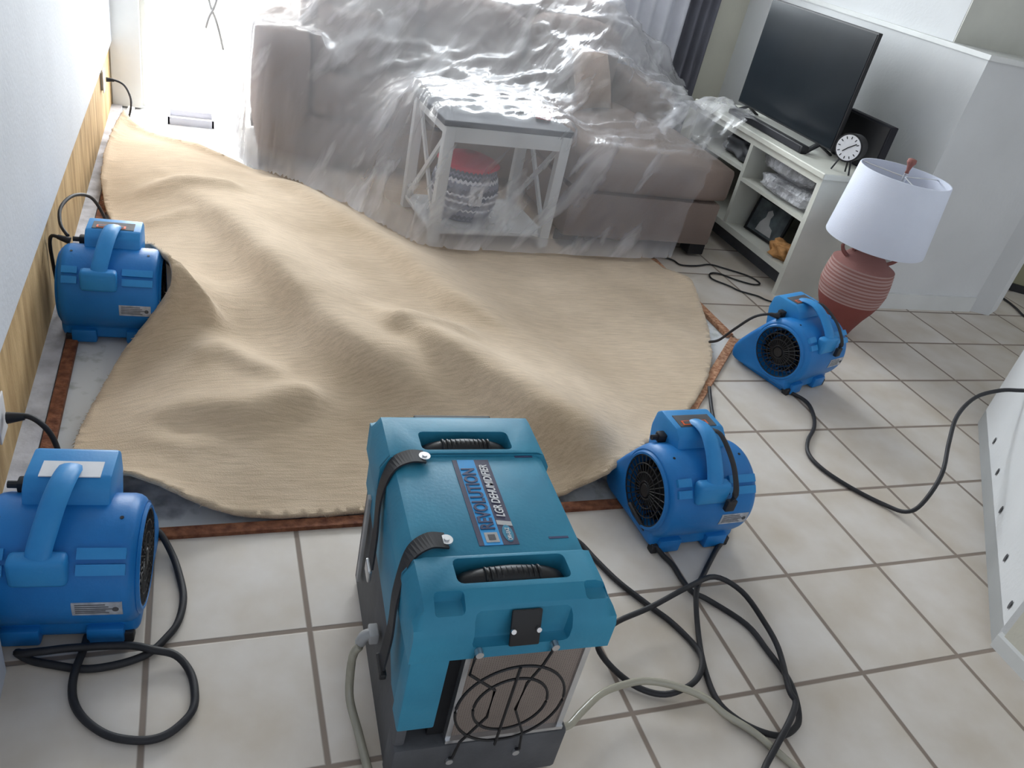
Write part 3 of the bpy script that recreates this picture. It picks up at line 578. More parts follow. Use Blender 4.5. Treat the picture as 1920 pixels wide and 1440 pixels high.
# ------------------------------------------------------------ dehumidifier (front towards -y)
dh = thing('dehumidifier', 'teal and grey portable dehumidifier with two top handles and wire guard on its front filter', 'dehumidifier', (-5.17, -.42, 0), -.045)
dh.scale = (.965, 1, 1)
bm = bmesh.new(); box(bm, -.50, .49, -.70, .80, .04, 1.2, r=.02); box(bm, -.53, .53, -.84, -.66, .05, .42, r=.025); box(bm, -.525, -.46, -.80, .80, .05, .95, r=.02); box(bm, .46, .54, -.72, .80, .05, 1.0, r=.02)
for x in (-.40, .40):
    for y in (-.7, .7): box(bm, x-.1, x+.1, y-.1, y+.1, 0, .06)
obj('base', bm, 'grey', dh, True, 40)
def cutbm(bm, cutters):
    o = obj('tmp_shell', bm); cut(o, cutters); r_ = bmesh.new(); r_.from_mesh(o.data)
    for v in r_.verts: v.co /= U
    bpy.data.objects.remove(o); return r_
HB = ((-.30, .30, .41, .59), (-.31, .33, -.66, -.49))
def shell():
    bm = bmesh.new()
    W, H = .535, 1.49
    sec = [(-W, 1.18), (-W, 1.38), (-W+.05, 1.47), (-W+.10, H), (W-.10, H), (W-.05, 1.47), (W, 1.38), (W, 1.18)]
    def loft(y0, y1, g, fr, bk, cutters_):   # fr/bk: rounding at each end
        ys = [y0, y0+.02, y0+fr*.5, y0+fr, y1-bk, y1-bk*.5, y1-.02, y1]; dz = [fr*1.0, fr*.75, fr*.25, 0, 0, bk*.25, bk*.75, bk*1.0]; t = bmesh.new(); R_ = []
        for y, q in zip(ys, dz):
            R_.append([t.verts.new((x*(1+g/W) if abs(x) > .1 else x, y, min(z+g, H+g-q) if z > 1.2 else z)) for x, z in sec])
        m_ = len(sec)
        for a, b in zip(R_, R_[1:]):
            for i in range(m_): t.faces.new((a[i], a[(i+1) % m_], b[(i+1) % m_], b[i]))
        t.faces.new(R_[0]); t.faces.new(R_[-1][::-1]); bmesh.ops.recalc_face_normals(t, faces=t.faces[:]); merge(bm, cutbm(t, cutters_))
    loft(-.465, .375, 0, .01, .01, [])
    loft(-.855, -.46, .022, .16, .015, [B(HB[1][0], HB[1][1], HB[1][2], HB[1][3], 1.33, 1.7, r=.035, seg=3), B(-.24, .30, -1.0, -.79, 1.26, 1.7, r=.03), B(-.45, -.29, -.82, -.70, 1.44, 1.6, r=.02), B(.38, .52, -.78, -.69, 1.45, 1.6, r=.02)])
    loft(.37, .84, .022, .015, .12, [B(HB[0][0], HB[0][1], HB[0][2], HB[0][3], 1.33, 1.7, r=.035, seg=3)])
    # left side skirt sloping down to the front leg, right side skirt
    for s in (-1,):
        prism(bm, [(-.75, .66), (-.58, .66), (-.45, .78), (.80, .92), (.80, 1.25), (-.75, 1.25)], -W-.002, -W+.06, r=.006)
        prism(bm, [(-.85, .62), (-.85, 1.25), (-.70, 1.25), (-.70, .62)], -W-.01, -.335, r=.012)
    prism(bm, [(-.70, 1.0), (-.70, 1.25), (.80, 1.25), (.80, 1.0)], W-.05, W, r=.008)
    return bm
sh = obj('shell', shell(), 'teal', dh, True, 35)
def cutter(x0, x1, y0, y1, z0, z1, r=.05):
    return B(x0, x1, y0, y1, z0, z1, r=r, seg=3)
for a, b, c, d in HB:
    h = bmesh.new(); ym = (c+d)/2-.01; x0, x1 = a+.03, b-.03
    tube(h, [(x0, ym, 1.38), (x0+.03, ym, 1.425), (x0+.12, ym, 1.455), ((x0+x1)/2, ym, 1.47), (x1-.12, ym, 1.455), (x1-.03, ym, 1.425), (x1, ym, 1.38)], .045, 12, 6, flat=(.062, .045))
    for k in range(11):
        x = (x0+x1)/2-.15+k*.03; ring(h, (x, ym, 1.463), .047, (1, 0, 0), .009, 20)
    hh = obj('carry_handle', h, 'black', dh, True, 50)
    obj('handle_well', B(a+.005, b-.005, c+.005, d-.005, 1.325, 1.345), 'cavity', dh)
# slots moulded in the top
for y in (.36, -.35): obj('moulded_slot', B(.30, .42, y-.008, y+.008, 1.485, 1.4925), 'navy', dh)
obj('rear_latch', B(-.27, .27, .80, .855, 1.33, 1.45, r=.01), 'black', dh)
# label, running front to back on the top
def topquad(x0, x1, y0, y1, z, m_, nm, par):
    return obj(nm, B(x0, x1, y0, y1, 1.489, z), m_, par)
lab = topquad(-.125, .110, -.39, .33, 1.4935, 'violet', 'name_label', dh)
obj('label_stripe', B(-.095, .015, -.39, .33, 1.4935, 1.4945), 'cyan', lab)
T1 = Matrix.Translation((-.040, -.275, 1.497)) @ Matrix.Rotation(PI/2, 4, 'Z')
text_obj('label_lettering', 'REVOLUTION', .118, T1, 'navy', lab, .72, .003)
T2 = Matrix.Translation((.062, -.175, 1.497)) @ Matrix.Rotation(PI/2, 4, 'Z') @ Matrix(((1, .18, 0, 0), (0, 1, 0, 0), (0, 0, 1, 0), (0, 0, 0, 1)))
text_obj('label_lettering', 'LGR DEHUMIDIFIER', .072, T2, 'paper', lab, .73, .001)
bm = bmesh.new(); box(bm, -.078, .0, -.37, -.295, 1.4945, 1.497, r=.001); obj('label_logo', bm, 'lightgrey', lab)
bm = bmesh.new(); box(bm, -.060, -.018, -.353, -.312, 1.497, 1.499, r=.001); obj('label_logo', bm, 'grey', lab)
bm = bmesh.new(); poly(bm, [(.02, -.20, 1.4955), (.108, -.215, 1.4955), (.108, -.25, 1.4955), (.02, -.235, 1.4955)]); obj('label_flash', bm, 'lightgrey', lab)
bm = bmesh.new(); lathe(bm, [(.05, 1.4937), (.05, 1.4957)], 28, Matrix.Translation((.065, -.305, 0)) @ Matrix.Diagonal((.62, 1.3, 1, 1))); obj('label_badge', bm, 'teal', lab)
T3 = Matrix.Translation((.067, -.36, 1.4975)) @ Matrix.Rotation(PI/2, 4, 'Z'); text_obj('label_lettering', 'DRI-EAZ', .034, T3, 'paper', lab, .75)
# front: latch plate, filter, guard
bm = bmesh.new(); box(bm, -.085, .085, -.0, .02, -.10, .10, r=.012, mtx=Matrix.Translation((.04, -.845, 1.365)) @ Matrix.Rotation(-.35, 4, 'X')); lt_ = obj('latch_plate', bm, 'black', dh, True, 40)
for x in (-.03, .11):
    bm = bmesh.new(); cyl(bm, (x, -.848, 1.355), (0, -.93, .34), .014, .012, 14); obj('screw', bm, 'silver', lt_)
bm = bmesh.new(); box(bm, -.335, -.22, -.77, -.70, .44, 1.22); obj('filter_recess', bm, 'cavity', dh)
def mesh_filter():
    m = bpy.data.materials.new('woven_filter'); m.use_nodes = True; N, L = nodes(m); b = N['Principled BSDF']; tc = N.new('ShaderNodeTexCoord')
    br = N.new('ShaderNodeTexBrick'); br.inputs['Scale'].default_value = 1; br.offset = 0; br.inputs['Brick Width'].default_value = .005; br.inputs['Row Height'].default_value = .005; br.inputs['Mortar Size'].default_value = .0012
    br.inputs['Color1'].default_value = (.16, .12, .10, 1); br.inputs['Color2'].default_value = (.20, .155, .13, 1); br.inputs['Mortar'].default_value = (.28, .23, .20, 1)
    mp = N.new('ShaderNodeMapping'); mp.inputs['Rotation'].default_value = (PI/2, 0, 0); L.new(tc.outputs['Object'], mp.inputs[0]); L.new(mp.outputs[0], br.inputs[0]); L.new(br.outputs[0], b.inputs['Base Color']); b.inputs['Roughness'].default_value = .6; return m
M['filter'] = mesh_filter()
ft = obj('filter', B(-.21, .48, -.80, -.74, .44, 1.21), 'filter', dh)
bm = bmesh.new(); box(bm, -.235, -.205, -.815, -.74, .44, 1.21); box(bm, .455, .49, -.815, -.74, .44, 1.21); box(bm, -.235, .49, -.83, -.74, .425, .45); obj('filter_frame', bm, 'silver', ft)
g = bmesh.new(); yf = -.875
ring(g, (.07, yf, .79), .315, (0, 1, 0), .0085, 60); ring(g, (.07, yf, .79), .215, (0, 1, 0), .0085, 60)
tube(g, [(-.2, -.86, 1.235), (-.215, yf, 1.2), (-.22, yf, 1.08), (-.05, yf, .93), (-.05, yf, .70), (-.17, yf, .50), (-.19, yf, .36), (-.19, -.84, .30)], .0085, 6, 1)
tube(g, [(.22, -.86, 1.24), (.215, yf, 1.2), (.19, yf, 1.10), (.13, yf, .96), (.11, yf, .74), (.20, yf, .52), (.22, yf, .36), (.22, -.84, .30)], .0085, 6, 1)
tube(g, [(.055, yf-.01, 1.11), (.045, yf-.01, .45)], .0085, 6, 1)
gd = obj('wire_guard', g, 'black', dh, True, 50)
for x, z, y in ((-.2, 1.245, -.878), (.22, 1.25, -.878), (-.19, .285, -.842), (.22, .285, -.842)):
    bm = bmesh.new(); cyl(bm, (x, y+.02, z), (0, -1, 0), .022, .035, 14); obj('guard_screw', bm, 'silver', gd)
# straps and buckles on the left side
for pts, bk in (([(-.30, .34, 1.512), (-.40, .335, 1.520), (-.50, .31, 1.47), (-.56, .26, 1.30), (-.575, .16, 1.08), (-.60, .06, .90)], (.06, .88)),
                ([(-.31, -.36, 1.512), (-.42, -.375, 1.530), (-.52, -.41, 1.46), (-.57, -.47, 1.25), (-.585, -.54, 1.05), (-.62, -.60, .86)], (-.60, .84))):
    bm = bmesh.new(); P = smoothpath(pts, 6); W_ = .055; prev = None
    for i, p in enumerate(P):
        d = P[min(i+1, len(P)-1)]-P[max(i-1, 0)]; s = Vector((0, 1, 0)) if True else None; d.normalize(); s = (s-d*s.dot(d)).normalized(); nm = d.cross(s).normalized()*.006
        cur = [bm.verts.new(p+s*W_+nm), bm.verts.new(p-s*W_+nm), bm.verts.new(p-s*W_-nm), bm.verts.new(p+s*W_-nm)]
        if prev:
            for k in range(4): bm.faces.new((prev[k], prev[(k+1) % 4], cur[(k+1) % 4], cur[k]))
        else: bm.faces.new(cur)
        prev = cur
    bm.faces.new(prev[::-1]); bmesh.ops.recalc_face_normals(bm, faces=bm.faces[:]); st_ = obj('strap', bm, 'rubber', dh)
    bm = bmesh.new(); cyl(bm, pts[0], (0, 0, 1), .036, .012, 24); cyl(bm, Vector(pts[0])+Vector((0, 0, .012)), (0, 0, 1), .016, .008, 16); obj('rivet', bm, 'silver', st_, True, 40)
    bm = bmesh.new(); c = Vector(pts[-1])
    if bk[0] > 0: box(bm, -.012, .012, -.06, .06, -.045, .045, r=.008, mtx=Matrix.Translation(c+Vector((-.01, 0, -.02)))); obj('buckle', bm, 'silver', st_)
    else: box(bm, -.02, .02, -.075, .075, -.02, .02, r=.008, mtx=Matrix.Translation(c+Vector((0, 0, -.01)))); obj('strap_end', bm, 'black', st_)
bm = bmesh.new(); box(bm, -.60, -.54, -.20, -.10, .52, .60, r=.01); tube(bm, [(-.56, -.15, .56), (-.62, -.15, .55), (-.64, -.14, .48)], .035, 10, 4); obj('drain_fitting', bm, 'lightgrey', dh, True, 50)
bm = bmesh.new(); box(bm, -.56, -.535, .55, .60, .25, 1.0, r=.006); obj('side_trim', bm, 'lightgrey', dh)

# ------------------------------------------------------------ sofa
sofa = thing('sectional_sofa', 'taupe sectional sofa with a chaise at its right end, shrouded in clear plastic', 'sofa', (-2.2, 9.6, 0))
sofa.location = Vector((0, 0, .055))*U
def cushion(x0, x1, y0, y1, z0, z1, r, puff=.05):
    bm = bmesh.new(); t = bmesh.new(); bmesh.ops.create_cube(t, size=1); bmesh.ops.subdivide_edges(t, edges=t.edges[:], cuts=5, use_grid_fill=True)
    L_ = Vector((x1-x0, y1-y0, z1-z0)); c0 = Vector(((x0+x1)/2, (y0+y1)/2, (z0+z1)/2))
    for v in t.verts:
        q = v.co*2; p = Vector((q.x*L_.x, q.y*L_.y, q.z*L_.z))*.5; cl = Vector([max(-(L_[i]/2-r), min(L_[i]/2-r, p[i])) for i in range(3)]); d = p-cl
        if d.length > 1e-6: p = cl+d.normalized()*min(r, max(abs(d.x), abs(d.y), abs(d.z)))
        k = [(1-q[i]**2) for i in range(3)]
        p.z += puff*q.z*k[0]*k[1]; p.y += puff*.6*q.y*k[0]*k[2]; v.co = p+c0
    merge(bm, t); return bm
obj('base', B(-5.8, 1.0, 8.9, 11.1, .16, .85, r=.05), 'taupe', sofa, True, 40)
obj('chaise_base', B(-1.62, .98, 6.6, 8.9, .16, .86, r=.05), 'taupe', sofa, True, 40)
obj('arm', cushion(-5.85, -5.12, 8.78, 11.2, .15, 1.98, .12, .02), 'taupe', sofa, True)
obj('arm', cushion(.42, 1.12, 8.95, 11.2, .15, 1.95, .12, .02), 'taupe', sofa, True)
obj('backrest', cushion(-5.1, .42, 10.6, 11.25, .5, 2.95, .15, .03), 'taupe', sofa, True)
for k in range(3):
    x0 = -5.1+k*1.84
    obj('back_cushion', cushion(x0+.03, x0+1.81, 10.0, 10.7, 1.35, 2.6, .2, .1), 'taupe', sofa, True)
    if k < 2: obj('seat_cushion', cushion(x0+.02, x0+1.72, 8.82, 10.4, .86, 1.42, .13, .05), 'taupe', sofa, True)
obj('chaise_cushion', cushion(-1.64, 1.04, 6.55, 10.2, .87, 1.46, .13, .05), 'taupe', sofa, True)
for x, y in ((-5.7, 8.92), (-1.5, 6.72), (.78, 6.72), (-5.7, 11.0), (.8, 11.0)):
    obj('foot', B(x-.12, x+.17, y-.1, y+.17, 0, .17, r=.01), 'black', sofa)
def throw_pillow(loc, rx, rz, m_, label, s=.62):
    t = bmesh.new(); bmesh.ops.create_cube(t, size=1); bmesh.ops.subdivide_edges(t, edges=t.edges[:], cuts=7, use_grid_fill=True)
    for v in t.verts:
        x, y, z = v.co*2; th = (1-abs(x)**2.5)*(1-abs(y)**2.5); v.co = Vector((x*s*.5*(1-.08*(1-y*y)), y*s*.5*(1-.08*(1-x*x)), z*(.02+.16*max(th, 0)**.6)))
    o = obj('throw_pillow', t, m_, None, True); o.location = Vector(loc)*U; o.rotation_euler = (rx, 0, rz); return tag(o, label, 'pillow')
M['tanpillow'] = mat('tan_pillow_cloth', (.42, .31, .24), .9, .05, 10, .4, 200)
throw_pillow((-.55, 9.05, 2.0), 1.15, .5, 'tanpillow', 'tan throw pillow under the plastic above the chaise', .95)
throw_pillow((-4.55, 9.5, 1.93), 1.1, -.3, 'taupe', 'taupe throw pillow under the plastic by the left sofa arm', 1.0)

# end table under the plastic
tb = thing('end_table', 'white end table with dark top and crossed side braces under the plastic', 'table', (-2.85, 7.12, .06), .07)
obj('tabletop', B(-.95, .95, -.72, .78, 1.64, 1.72, r=.015), 'tabletop', tb)
LEGS = [(-.85, -.66), (.85, -.66), (-.85, .66), (.85, .66)]
for x, y in LEGS: obj('leg', B(x-.075, x+.075, y-.06, y+.06, 0, 1.64, r=.01), 'white', tb)
bm = bmesh.new(); box(bm, -.78, .78, -.70, -.64, 1.44, 1.64); box(bm, -.78, .78, .62, .68, 1.44, 1.64)
for s in (-1, 1): box(bm, s*.85-.03, s*.85+.03, -.6, .6, 1.5, 1.64)
obj('apron', bm, 'white', tb)
obj('shelf', B(-.9, .9, -.66, .66, .14, .20, r=.01), 'white', tb)
for s in (-1, 1):
    for q in (-1, 1):
        bm = bmesh.new(); L_ = math.hypot(1.2, 1.28); box(bm, -.02, .02, -L_/2, L_/2, -.035, .035, mtx=Matrix.Translation((s*.85+q*.012, 0, .85)) @ Matrix.Rotation(q*math.atan2(1.28, 1.2), 4, 'X')); obj('cross_brace', bm, 'white', tb)
# basket on its shelf
bk = thing('woven_basket', 'round grey woven basket with red top and white tag under the end table', 'basket', (-3.08, 7.12, .265))
bm = bmesh.new(); prof = []
for i in range(25):
    t = i/24; z = .92*t; r_ = .30+.20*math.sin(PI*min(1, (t*.95+.12)))**.8 if t < .98 else .2
    if t > .8: r_ = .47*math.cos((t-.8)/.2*PI/2*.93)+.0
    prof.append((max(r_*1.0, .03), z+.006*math.sin(i*PI)))
lathe(bm, prof, 48); obj('body', bm, 'basket', bk, True)
bm = bmesh.new()
box(bm, -.095, .095, -.006, .006, -.135, .135, r=.004, mtx=Matrix.Translation((.02, -.515, .44)) @ Matrix.Rotation(-.12, 4, 'X') @ Matrix.Rotation(-.05, 4, 'Z')); tg = obj('tag', bm, 'paper', bk)
bm = bmesh.new(); tube(bm, [(.05, -.527, .51), (.0, -.527, .49), (.03, -.527, .45), (.055, -.527, .42), (.01, -.527, .40), (.015, -.527, .36)], .010, 6, 4); cyl(bm, (.05, -.524, .52), (0, -1, 0), .014, .006, 10); obj('tag_mark', bm, 'black', tg)
# small things on the table top
o = obj('remote_control', B(-.16, .16, -.045, .045, 0, .05, r=.015), 'lightgrey'); o.location = Vector((-2.35, 7.25, 1.783))*U; o.rotation_euler = (0, 0, .3); tag(o, 'slim pale grey object lying behind the red one on the end table', 'remote')
o = obj('red_packet', B(-.10, .12, -.07, .07, 0, .09, r=.02), 'red'); o.location = Vector((-2.17, 6.98, 1.783))*U; o.rotation_euler = (0, 0, -.2); tag(o, 'small red packet on the right of the dark end table top', 'packet')

# ------------------------------------------------------------ plastic sheet, draped
def build_sheet():
    st = .05; x0, y0, nx, ny = -6.1, 6.05, 172, 106
    X = x0+np.arange(nx)*st; Y = y0+np.arange(ny)*st; XX, YY = np.meshgrid(X, Y, indexing='ij')
    S = np.full((nx, ny), .12)
    def sup(a, b, c, d, h): 
        m_ = (XX >= a) & (XX <= b) & (YY >= c) & (YY <= d); S[m_] = np.maximum(S[m_], h)
    sup(-5.9, -5.05, 8.72, 11.3, 2.09); sup(.35, 1.17, 8.9, 11.3, 2.06); sup(-5.1, .4, 10.45, 11.3, 3.05); sup(.4, .9, 10.6, 11.3, 2.75); sup(.9, 1.6, 10.6, 11.3, 2.45); sup(-5.1, .5, 9.95, 11.3, 2.78)
    sup(-5.1, .5, 8.76, 10.2, 1.58); sup(-1.72, 1.12, 6.48, 9, 1.62); sup(-3.84, -1.88, 6.35, 7.95, 1.87)
    sup(1.2, 1.62, 7.0, 8.3, 2.12); sup(-.95, -.15, 8.75, 9.4, 2.42); sup(-5.05, -4.1, 9.5, 10.1, 2.4)
    hem = np.array([(-6.05, 11.4), (-5.98, 8.72), (-5.75, 8.60), (-5.3, 8.25), (-4.6, 7.35), (-3.92, 6.28), (-3.4, 6.18), (-2.6, 6.22), (-1.8, 6.24), (-1.0, 6.22), (-.5, 6.24), (-.15, 6.30), (.10, 6.36), (.34, 6.44), (.62, 6.62), (.95, 7.0), (1.40, 7.1), (1.62, 7.6), (1.68, 8.6), (1.75, 9.5), (2.2, 11.0), (2.3, 11.4)])
    ins = inside(np.stack([XX.ravel(), YY.ravel()], 1), hem).reshape(nx, ny)
    freeside = (XX > .25) | (YY > 11.25)
    Z = np.maximum(S, 1.2)
    Z[~ins & ~freeside] = .10
    act = ins | freeside
    for it in range(1400):
        Zp = np.pad(Z, 1, mode='edge'); avg = (Zp[2:, 1:-1]+Zp[:-2, 1:-1]+Zp[1:-1, 2:]+Zp[1:-1, :-2])/4
        Zn = np.maximum(S, avg-.0005); Z = np.where(act, Zn, .10)
    bm = bmesh.new(); V = {}
    dX, dY = np.gradient(Z, st)
    for i in range(nx):
        for j in range(ny):
            if ins[i, j] or (ins[max(i-1, 0):i+2, max(j-1, 0):j+2].any()):
                x, y, z = XX[i, j], YY[i, j], Z[i, j]; nr = Vector((-dX[i, j], -dY[i, j], 1)).normalized()
                p = Vector((x, y, z)); q = Vector((x*.9+y*.5, y*.9-x*.5, z)) 
                r1 = 1-abs(noise.noise(Vector((q.x*1.1, q.y*2.6, q.z*1.6))))*2; r2 = 1-abs(noise.noise(Vector((q.x*3.5, q.y*7, q.z*4.0))))*2; r3 = noise.noise(p*9)
                a = .055*max(0, r1)**2+.022*r2+.008*r3
                V[i, j] = bm.verts.new(p+nr*(a+.01)+Vector((.02*noise.noise(p*2.1), .02*noise.noise(p*2.3+Vector((5, 5, 5))), 0)))
                if V[i, j].co.z < .095: V[i, j].co.z = .095
    for (i, j) in list(V):
        k = [(i, j), (i+1, j), (i+1, j+1), (i, j+1)]
        if all(q in V for q in k): bm.faces.new([V[q] for q in k])
    # a loose crumpled fold bunched at the right, above the television stand
    return bm
sheet = obj('plastic_sheet', build_sheet(), 'film', None, True)
tag(sheet, 'crinkled clear plastic sheet draped over the sofa and end table', 'plastic sheet')

# ------------------------------------------------------------ television stand (front faces -x)
tv = thing('television_stand', 'cream media stand with open shelves against the wall left of the terracotta lamp', 'television stand', (2.3, 7.1, 0))
tv.location = (0, 0, 0)
x0, x1, y0, y1 = 1.56, 3.2, 5.36, 9.0
obj('top', B(x0-.06, x1, y0-.06, y1+.06, 1.86, 1.95, r=.015), 'cream', tv)
bm = bmesh.new(); box(bm, x0, x1-.02, y0, y0+.09, 0, 1.86); obj('side_panel', bm, 'cream', tv)
obj('side_panel', B(x0, x1-.02, y1-.09, y1, 0, 1.86), 'cream', tv)
obj('divider', B(x0+.01, x1-.1, 7.14, 7.22, .40, 1.86), 'cream', tv)
obj('back_panel', B(x1-.08, x1-.04, y0+.09, y1-.09, .3, 1.86), 'grey', tv)
obj('shelf', B(x0+.01, x1-.08, y0+.09, 7.14, 1.17, 1.23), 'cream', tv)
obj('shelf', B(x0+.01, x1-.08, 7.22, y1-.09, 1.30, 1.36), 'cream', tv)
obj('shelf', B(x0, x1-.08, y0+.09, y1-.09, .34, .44), 'cream', tv)
obj('rail', B(x0, x0+.06, y0+.09, y1-.09, 1.76, 1.86), 'cream', tv)
obj('shadow_gap', B(x0+.35, x0+.4, y0+.09, y1-.09, 0, .34), 'grey', tv)  # dark board standing in for the shadow gap under the stand
# things on the shelves
def lumpy(name, loc, sx, sy, sz, m_, label, cat, seed, rz=0, amp=.18):
    t = bmesh.new(); bmesh.ops.create_icosphere(t, subdivisions=4, radius=1)
    for v in t.verts:
        d = v.co.normalized(); k = 1+amp*noise.noise(d*2.3+Vector((seed, 0, 0)))+amp*.6*(abs(noise.noise(d*6+Vector((0, seed, 0))))-.2)
        sq = Vector([math.copysign(abs(c)**.6, c) for c in d]); v.co = Vector((sq.x*sx*k, sq.y*sy*k, max(-sz, sq.z*sz*k)))+Vector((0, 0, sz))
    o = obj(name, t, m_, None, True); o.location = Vector(loc)*U; o.rotation_euler = (0, 0, rz); return tag(o, label, cat)
M['throw'] = mat('grey_lilac_cloth', (.30, .28, .36), .8, .15, 14, .5, 60)
lumpy('folded_throw', (2.02, 6.35, 1.232), .32, .62, .17, 'bag', 'upper of two plastic bags stacked on the stand middle shelf, pale and crinkled', 'bag', 3).location = Vector((2.02, 6.45, 1.49))*U
lumpy('folded_throw', (1.98, 6.2, 1.232), .36, .68, .125, 'bag', 'lower bagged lilac-grey throw on the stand middle shelf', 'throw', 8)
b_ = bpy.data.objects['folded_throw']; b_.name = 'plastic_bag'
b_.scale = (1, 1, .9)
bpy.data.objects['folded_throw.001'].name = 'folded_throw'
pf = thing('picture_frame', 'dark framed picture of a pale grey figure leaning on the stand bottom shelf', 'picture', (1.88, 6.55, .445), -PI/2+.25)
pf.rotation_euler = (0, 0, -PI/2+.1)
tilt = Matrix.Rotation(-.2, 4, 'X')
bm = bmesh.new()
for a in [(-.42, .42, 0, .04), (-.42, .42, .56, .60), (-.42, -.38, .04, .56), (.38, .42, .04, .56)]: box(bm, a[0], a[1], -.02, .02, a[2], a[3], mtx=tilt)
obj('frame', bm, 'black', pf); bm = bmesh.new(); box(bm, -.39, .39, -.005, .01, .03, .57, mtx=tilt); pi_ = obj('picture', bm, 'picture', pf)
bm = bmesh.new(); poly(bm, [(-.18, -.013, .08), (.2, -.013, .08), (.16, -.013, .2), (.06, -.013, .24), (.02, -.013, .34), (.04, -.013, .42), (-.03, -.013, .47), (-.10, -.013, .42), (-.09, -.013, .33), (-.16, -.013, .22)][::-1])
for v in bm.verts: v.co = tilt @ v.co
obj('picture_figure', bm, 'lightgrey', pf.children[1] if len(pf.children) > 1 else pi_)
lumpy('tan_bundle', (1.78, 5.78, .442), .17, .20, .12, 'tan', 'crumpled tan bundle at the right end of the stand bottom shelf', 'bundle', 12, .4, .5)
lumpy('dark_bundle', (2.0, 7.75, 1.362), .3, .4, .17, 'grey', 'dark lumpy bundle on the stand shelf half hidden by the plastic', 'bundle', 21, 0, .4)
# television on the stand
tl = thing('television', 'large black flat television standing on the cream media stand', 'television', (2.12, 7.35, 1.951), -PI/2-.0)
bm = bmesh.new(); box(bm, -1.32, 1.32, -.02, .05, .13, 1.80, r=.012); box(bm, -.8, .8, .05, .16, .35, 1.1, r=.03); obj('casing', bm, 'black', tl)
obj('screen', B(-1.295, 1.295, -.027, -.019, .16, 1.775), 'screen', tl)
for s in (-1, 1):
    bm = bmesh.new(); tube(bm, [(s*1.05, -.24, .02), (s*1.0, 0, .14)], .03, 8, 1, flat=(.06, .02)); tube(bm, [(s*1.05, .24, .02), (s*1.0, 0, .14)], .03, 8, 1, flat=(.06, .02)); obj('foot', bm, 'black', tl)
sb = thing('soundbar', 'long dark soundbar lying in front of the television', 'soundbar', (1.78, 7.25, 1.951), -PI/2)
bm = bmesh.new(); box(bm, -1.05, 1.05, -.07, .07, 0, .12, r=.02); obj('body', bm, 'black', sb, True, 40)
bm = bmesh.new(); box(bm, -1.0, 1.0, -.074, -.068, .02, .10); obj('grille', bm, 'dkbox', sb)
sp = thing('speaker_box', 'black box speaker behind the clock at the right of the television', 'speaker', (2.60, 6.02, 1.951), -PI/2)
obj('cabinet', B(-.50, .50, -.06, .06, 0, .70, r=.015), 'dkbox', sp); obj('front_cloth', B(-.47, .47, -.072, -.06, .03, .67, r=.005), 'black', sp)
# clock
ck = thing('table_clock', 'round white faced clock with black case on thin legs beside the television', 'clock', (1.92, 5.48, 1.951), rot_to((1, .45)))
bm = bmesh.new(); cyl(bm, (0, -.08, .36), (0, 1, 0), .20, .22, 40, .18); obj('case', bm, 'black', ck, True, 40)
bm = bmesh.new(); cyl(bm, (0, -.092, .36), (0, 1, 0), .175, .012, 40); fc_ = obj('face', bm, 'paper', ck)
bm = bmesh.new()
for k in range(12):
    a = 2*PI*k/12; box(bm, -.006, .006, -.004, 0, .12, .155, mtx=Matrix.Translation((0, -.092, .36)) @ Matrix.Rotation(a, 4, 'Y'))
for a, l in ((.9, .13), (3.9, .09)): box(bm, -.007, .007, -.008, -.003, 0, l, mtx=Matrix.Translation((0, -.092, .36)) @ Matrix.Rotation(a, 4, 'Y'))
obj('clock_hands_and_marks', bm, 'black', fc_)
for s, y in ((-1, -.03), (1, -.03), (0, .14)):
    bm = bmesh.new(); tube(bm, [(s*.14, y, 0), (s*.08, y*.5, .2)], .013, 6, 1); obj('leg', bm, 'black', ck)

# ------------------------------------------------------------ lamp
lp = thing('table_lamp', 'terracotta urn lamp with white drum shade standing on the tile floor', 'lamp', (1.92, 4.36, 0))
lp.scale = (.92, .92, 1.01)
prof = [(.22, 0), (.235, .02), (.27, .12), (.34, .28), (.42, .42), (.475, .55)]
for k in range(26):
    z = .57+k*.0185; r_ = (.50*math.cos((z-.70)*1.3)**.8) if z > .70 else .475+(.50-.475)*(z-.57)/.13
    prof.append((r_+(.006 if k % 2 else -.004), z))
prof += [(.34, 1.09), (.27, 1.16), (.20, 1.21), (.17, 1.27), (.20, 1.34), (.225, 1.36), (.20, 1.37), (.12, 1.38)]
bm = bmesh.new(); lathe(bm, prof, 56); obj('urn', bm, 'vase', lp, True, 60)
for a in (2.85, -.55):
    bm = bmesh.new(); d = Vector((math.cos(a), math.sin(a), 0)); z = Vector((0, 0, 1)); tube(bm, [d*.30+z*1.10, d*.40+z*1.17, d*.44+z*1.26, d*.36+z*1.31, d*.27+z*1.28, d*.24+z*1.2], .028, 8, 5); obj('urn_handle', bm, 'terracotta', lp, True)
bm = bmesh.new(); cyl(bm, (0, 0, 1.37), (0, 0, 1), .03, .95, 12); obj('stem', bm, 'silver', lp)
bm = bmesh.new(); lathe(bm, [(.72, 1.36), (.725, 1.37), (.645, 2.30), (.64, 2.31), (.625, 2.31), (.635, 2.28), (.705, 1.38), (.72, 1.36)], 64, None, False); sh_ = obj('lamp_shade', bm, 'shade', lp, True, 50)
bm = bmesh.new()
for k in range(3): a = k*2*PI/3; tube(bm, [(0, 0, 2.27), (.63*math.cos(a), .63*math.sin(a), 2.28)], .008, 6, 1)
obj('shade_spider', bm, 'silver', sh_)
bm = bmesh.new(); lathe(bm, [(.03, 2.30), (.025, 2.36), (.04, 2.42), (.065, 2.46), (.06, 2.50), (.03, 2.51)], 20); obj('finial', bm, 'terracotta', lp, True)

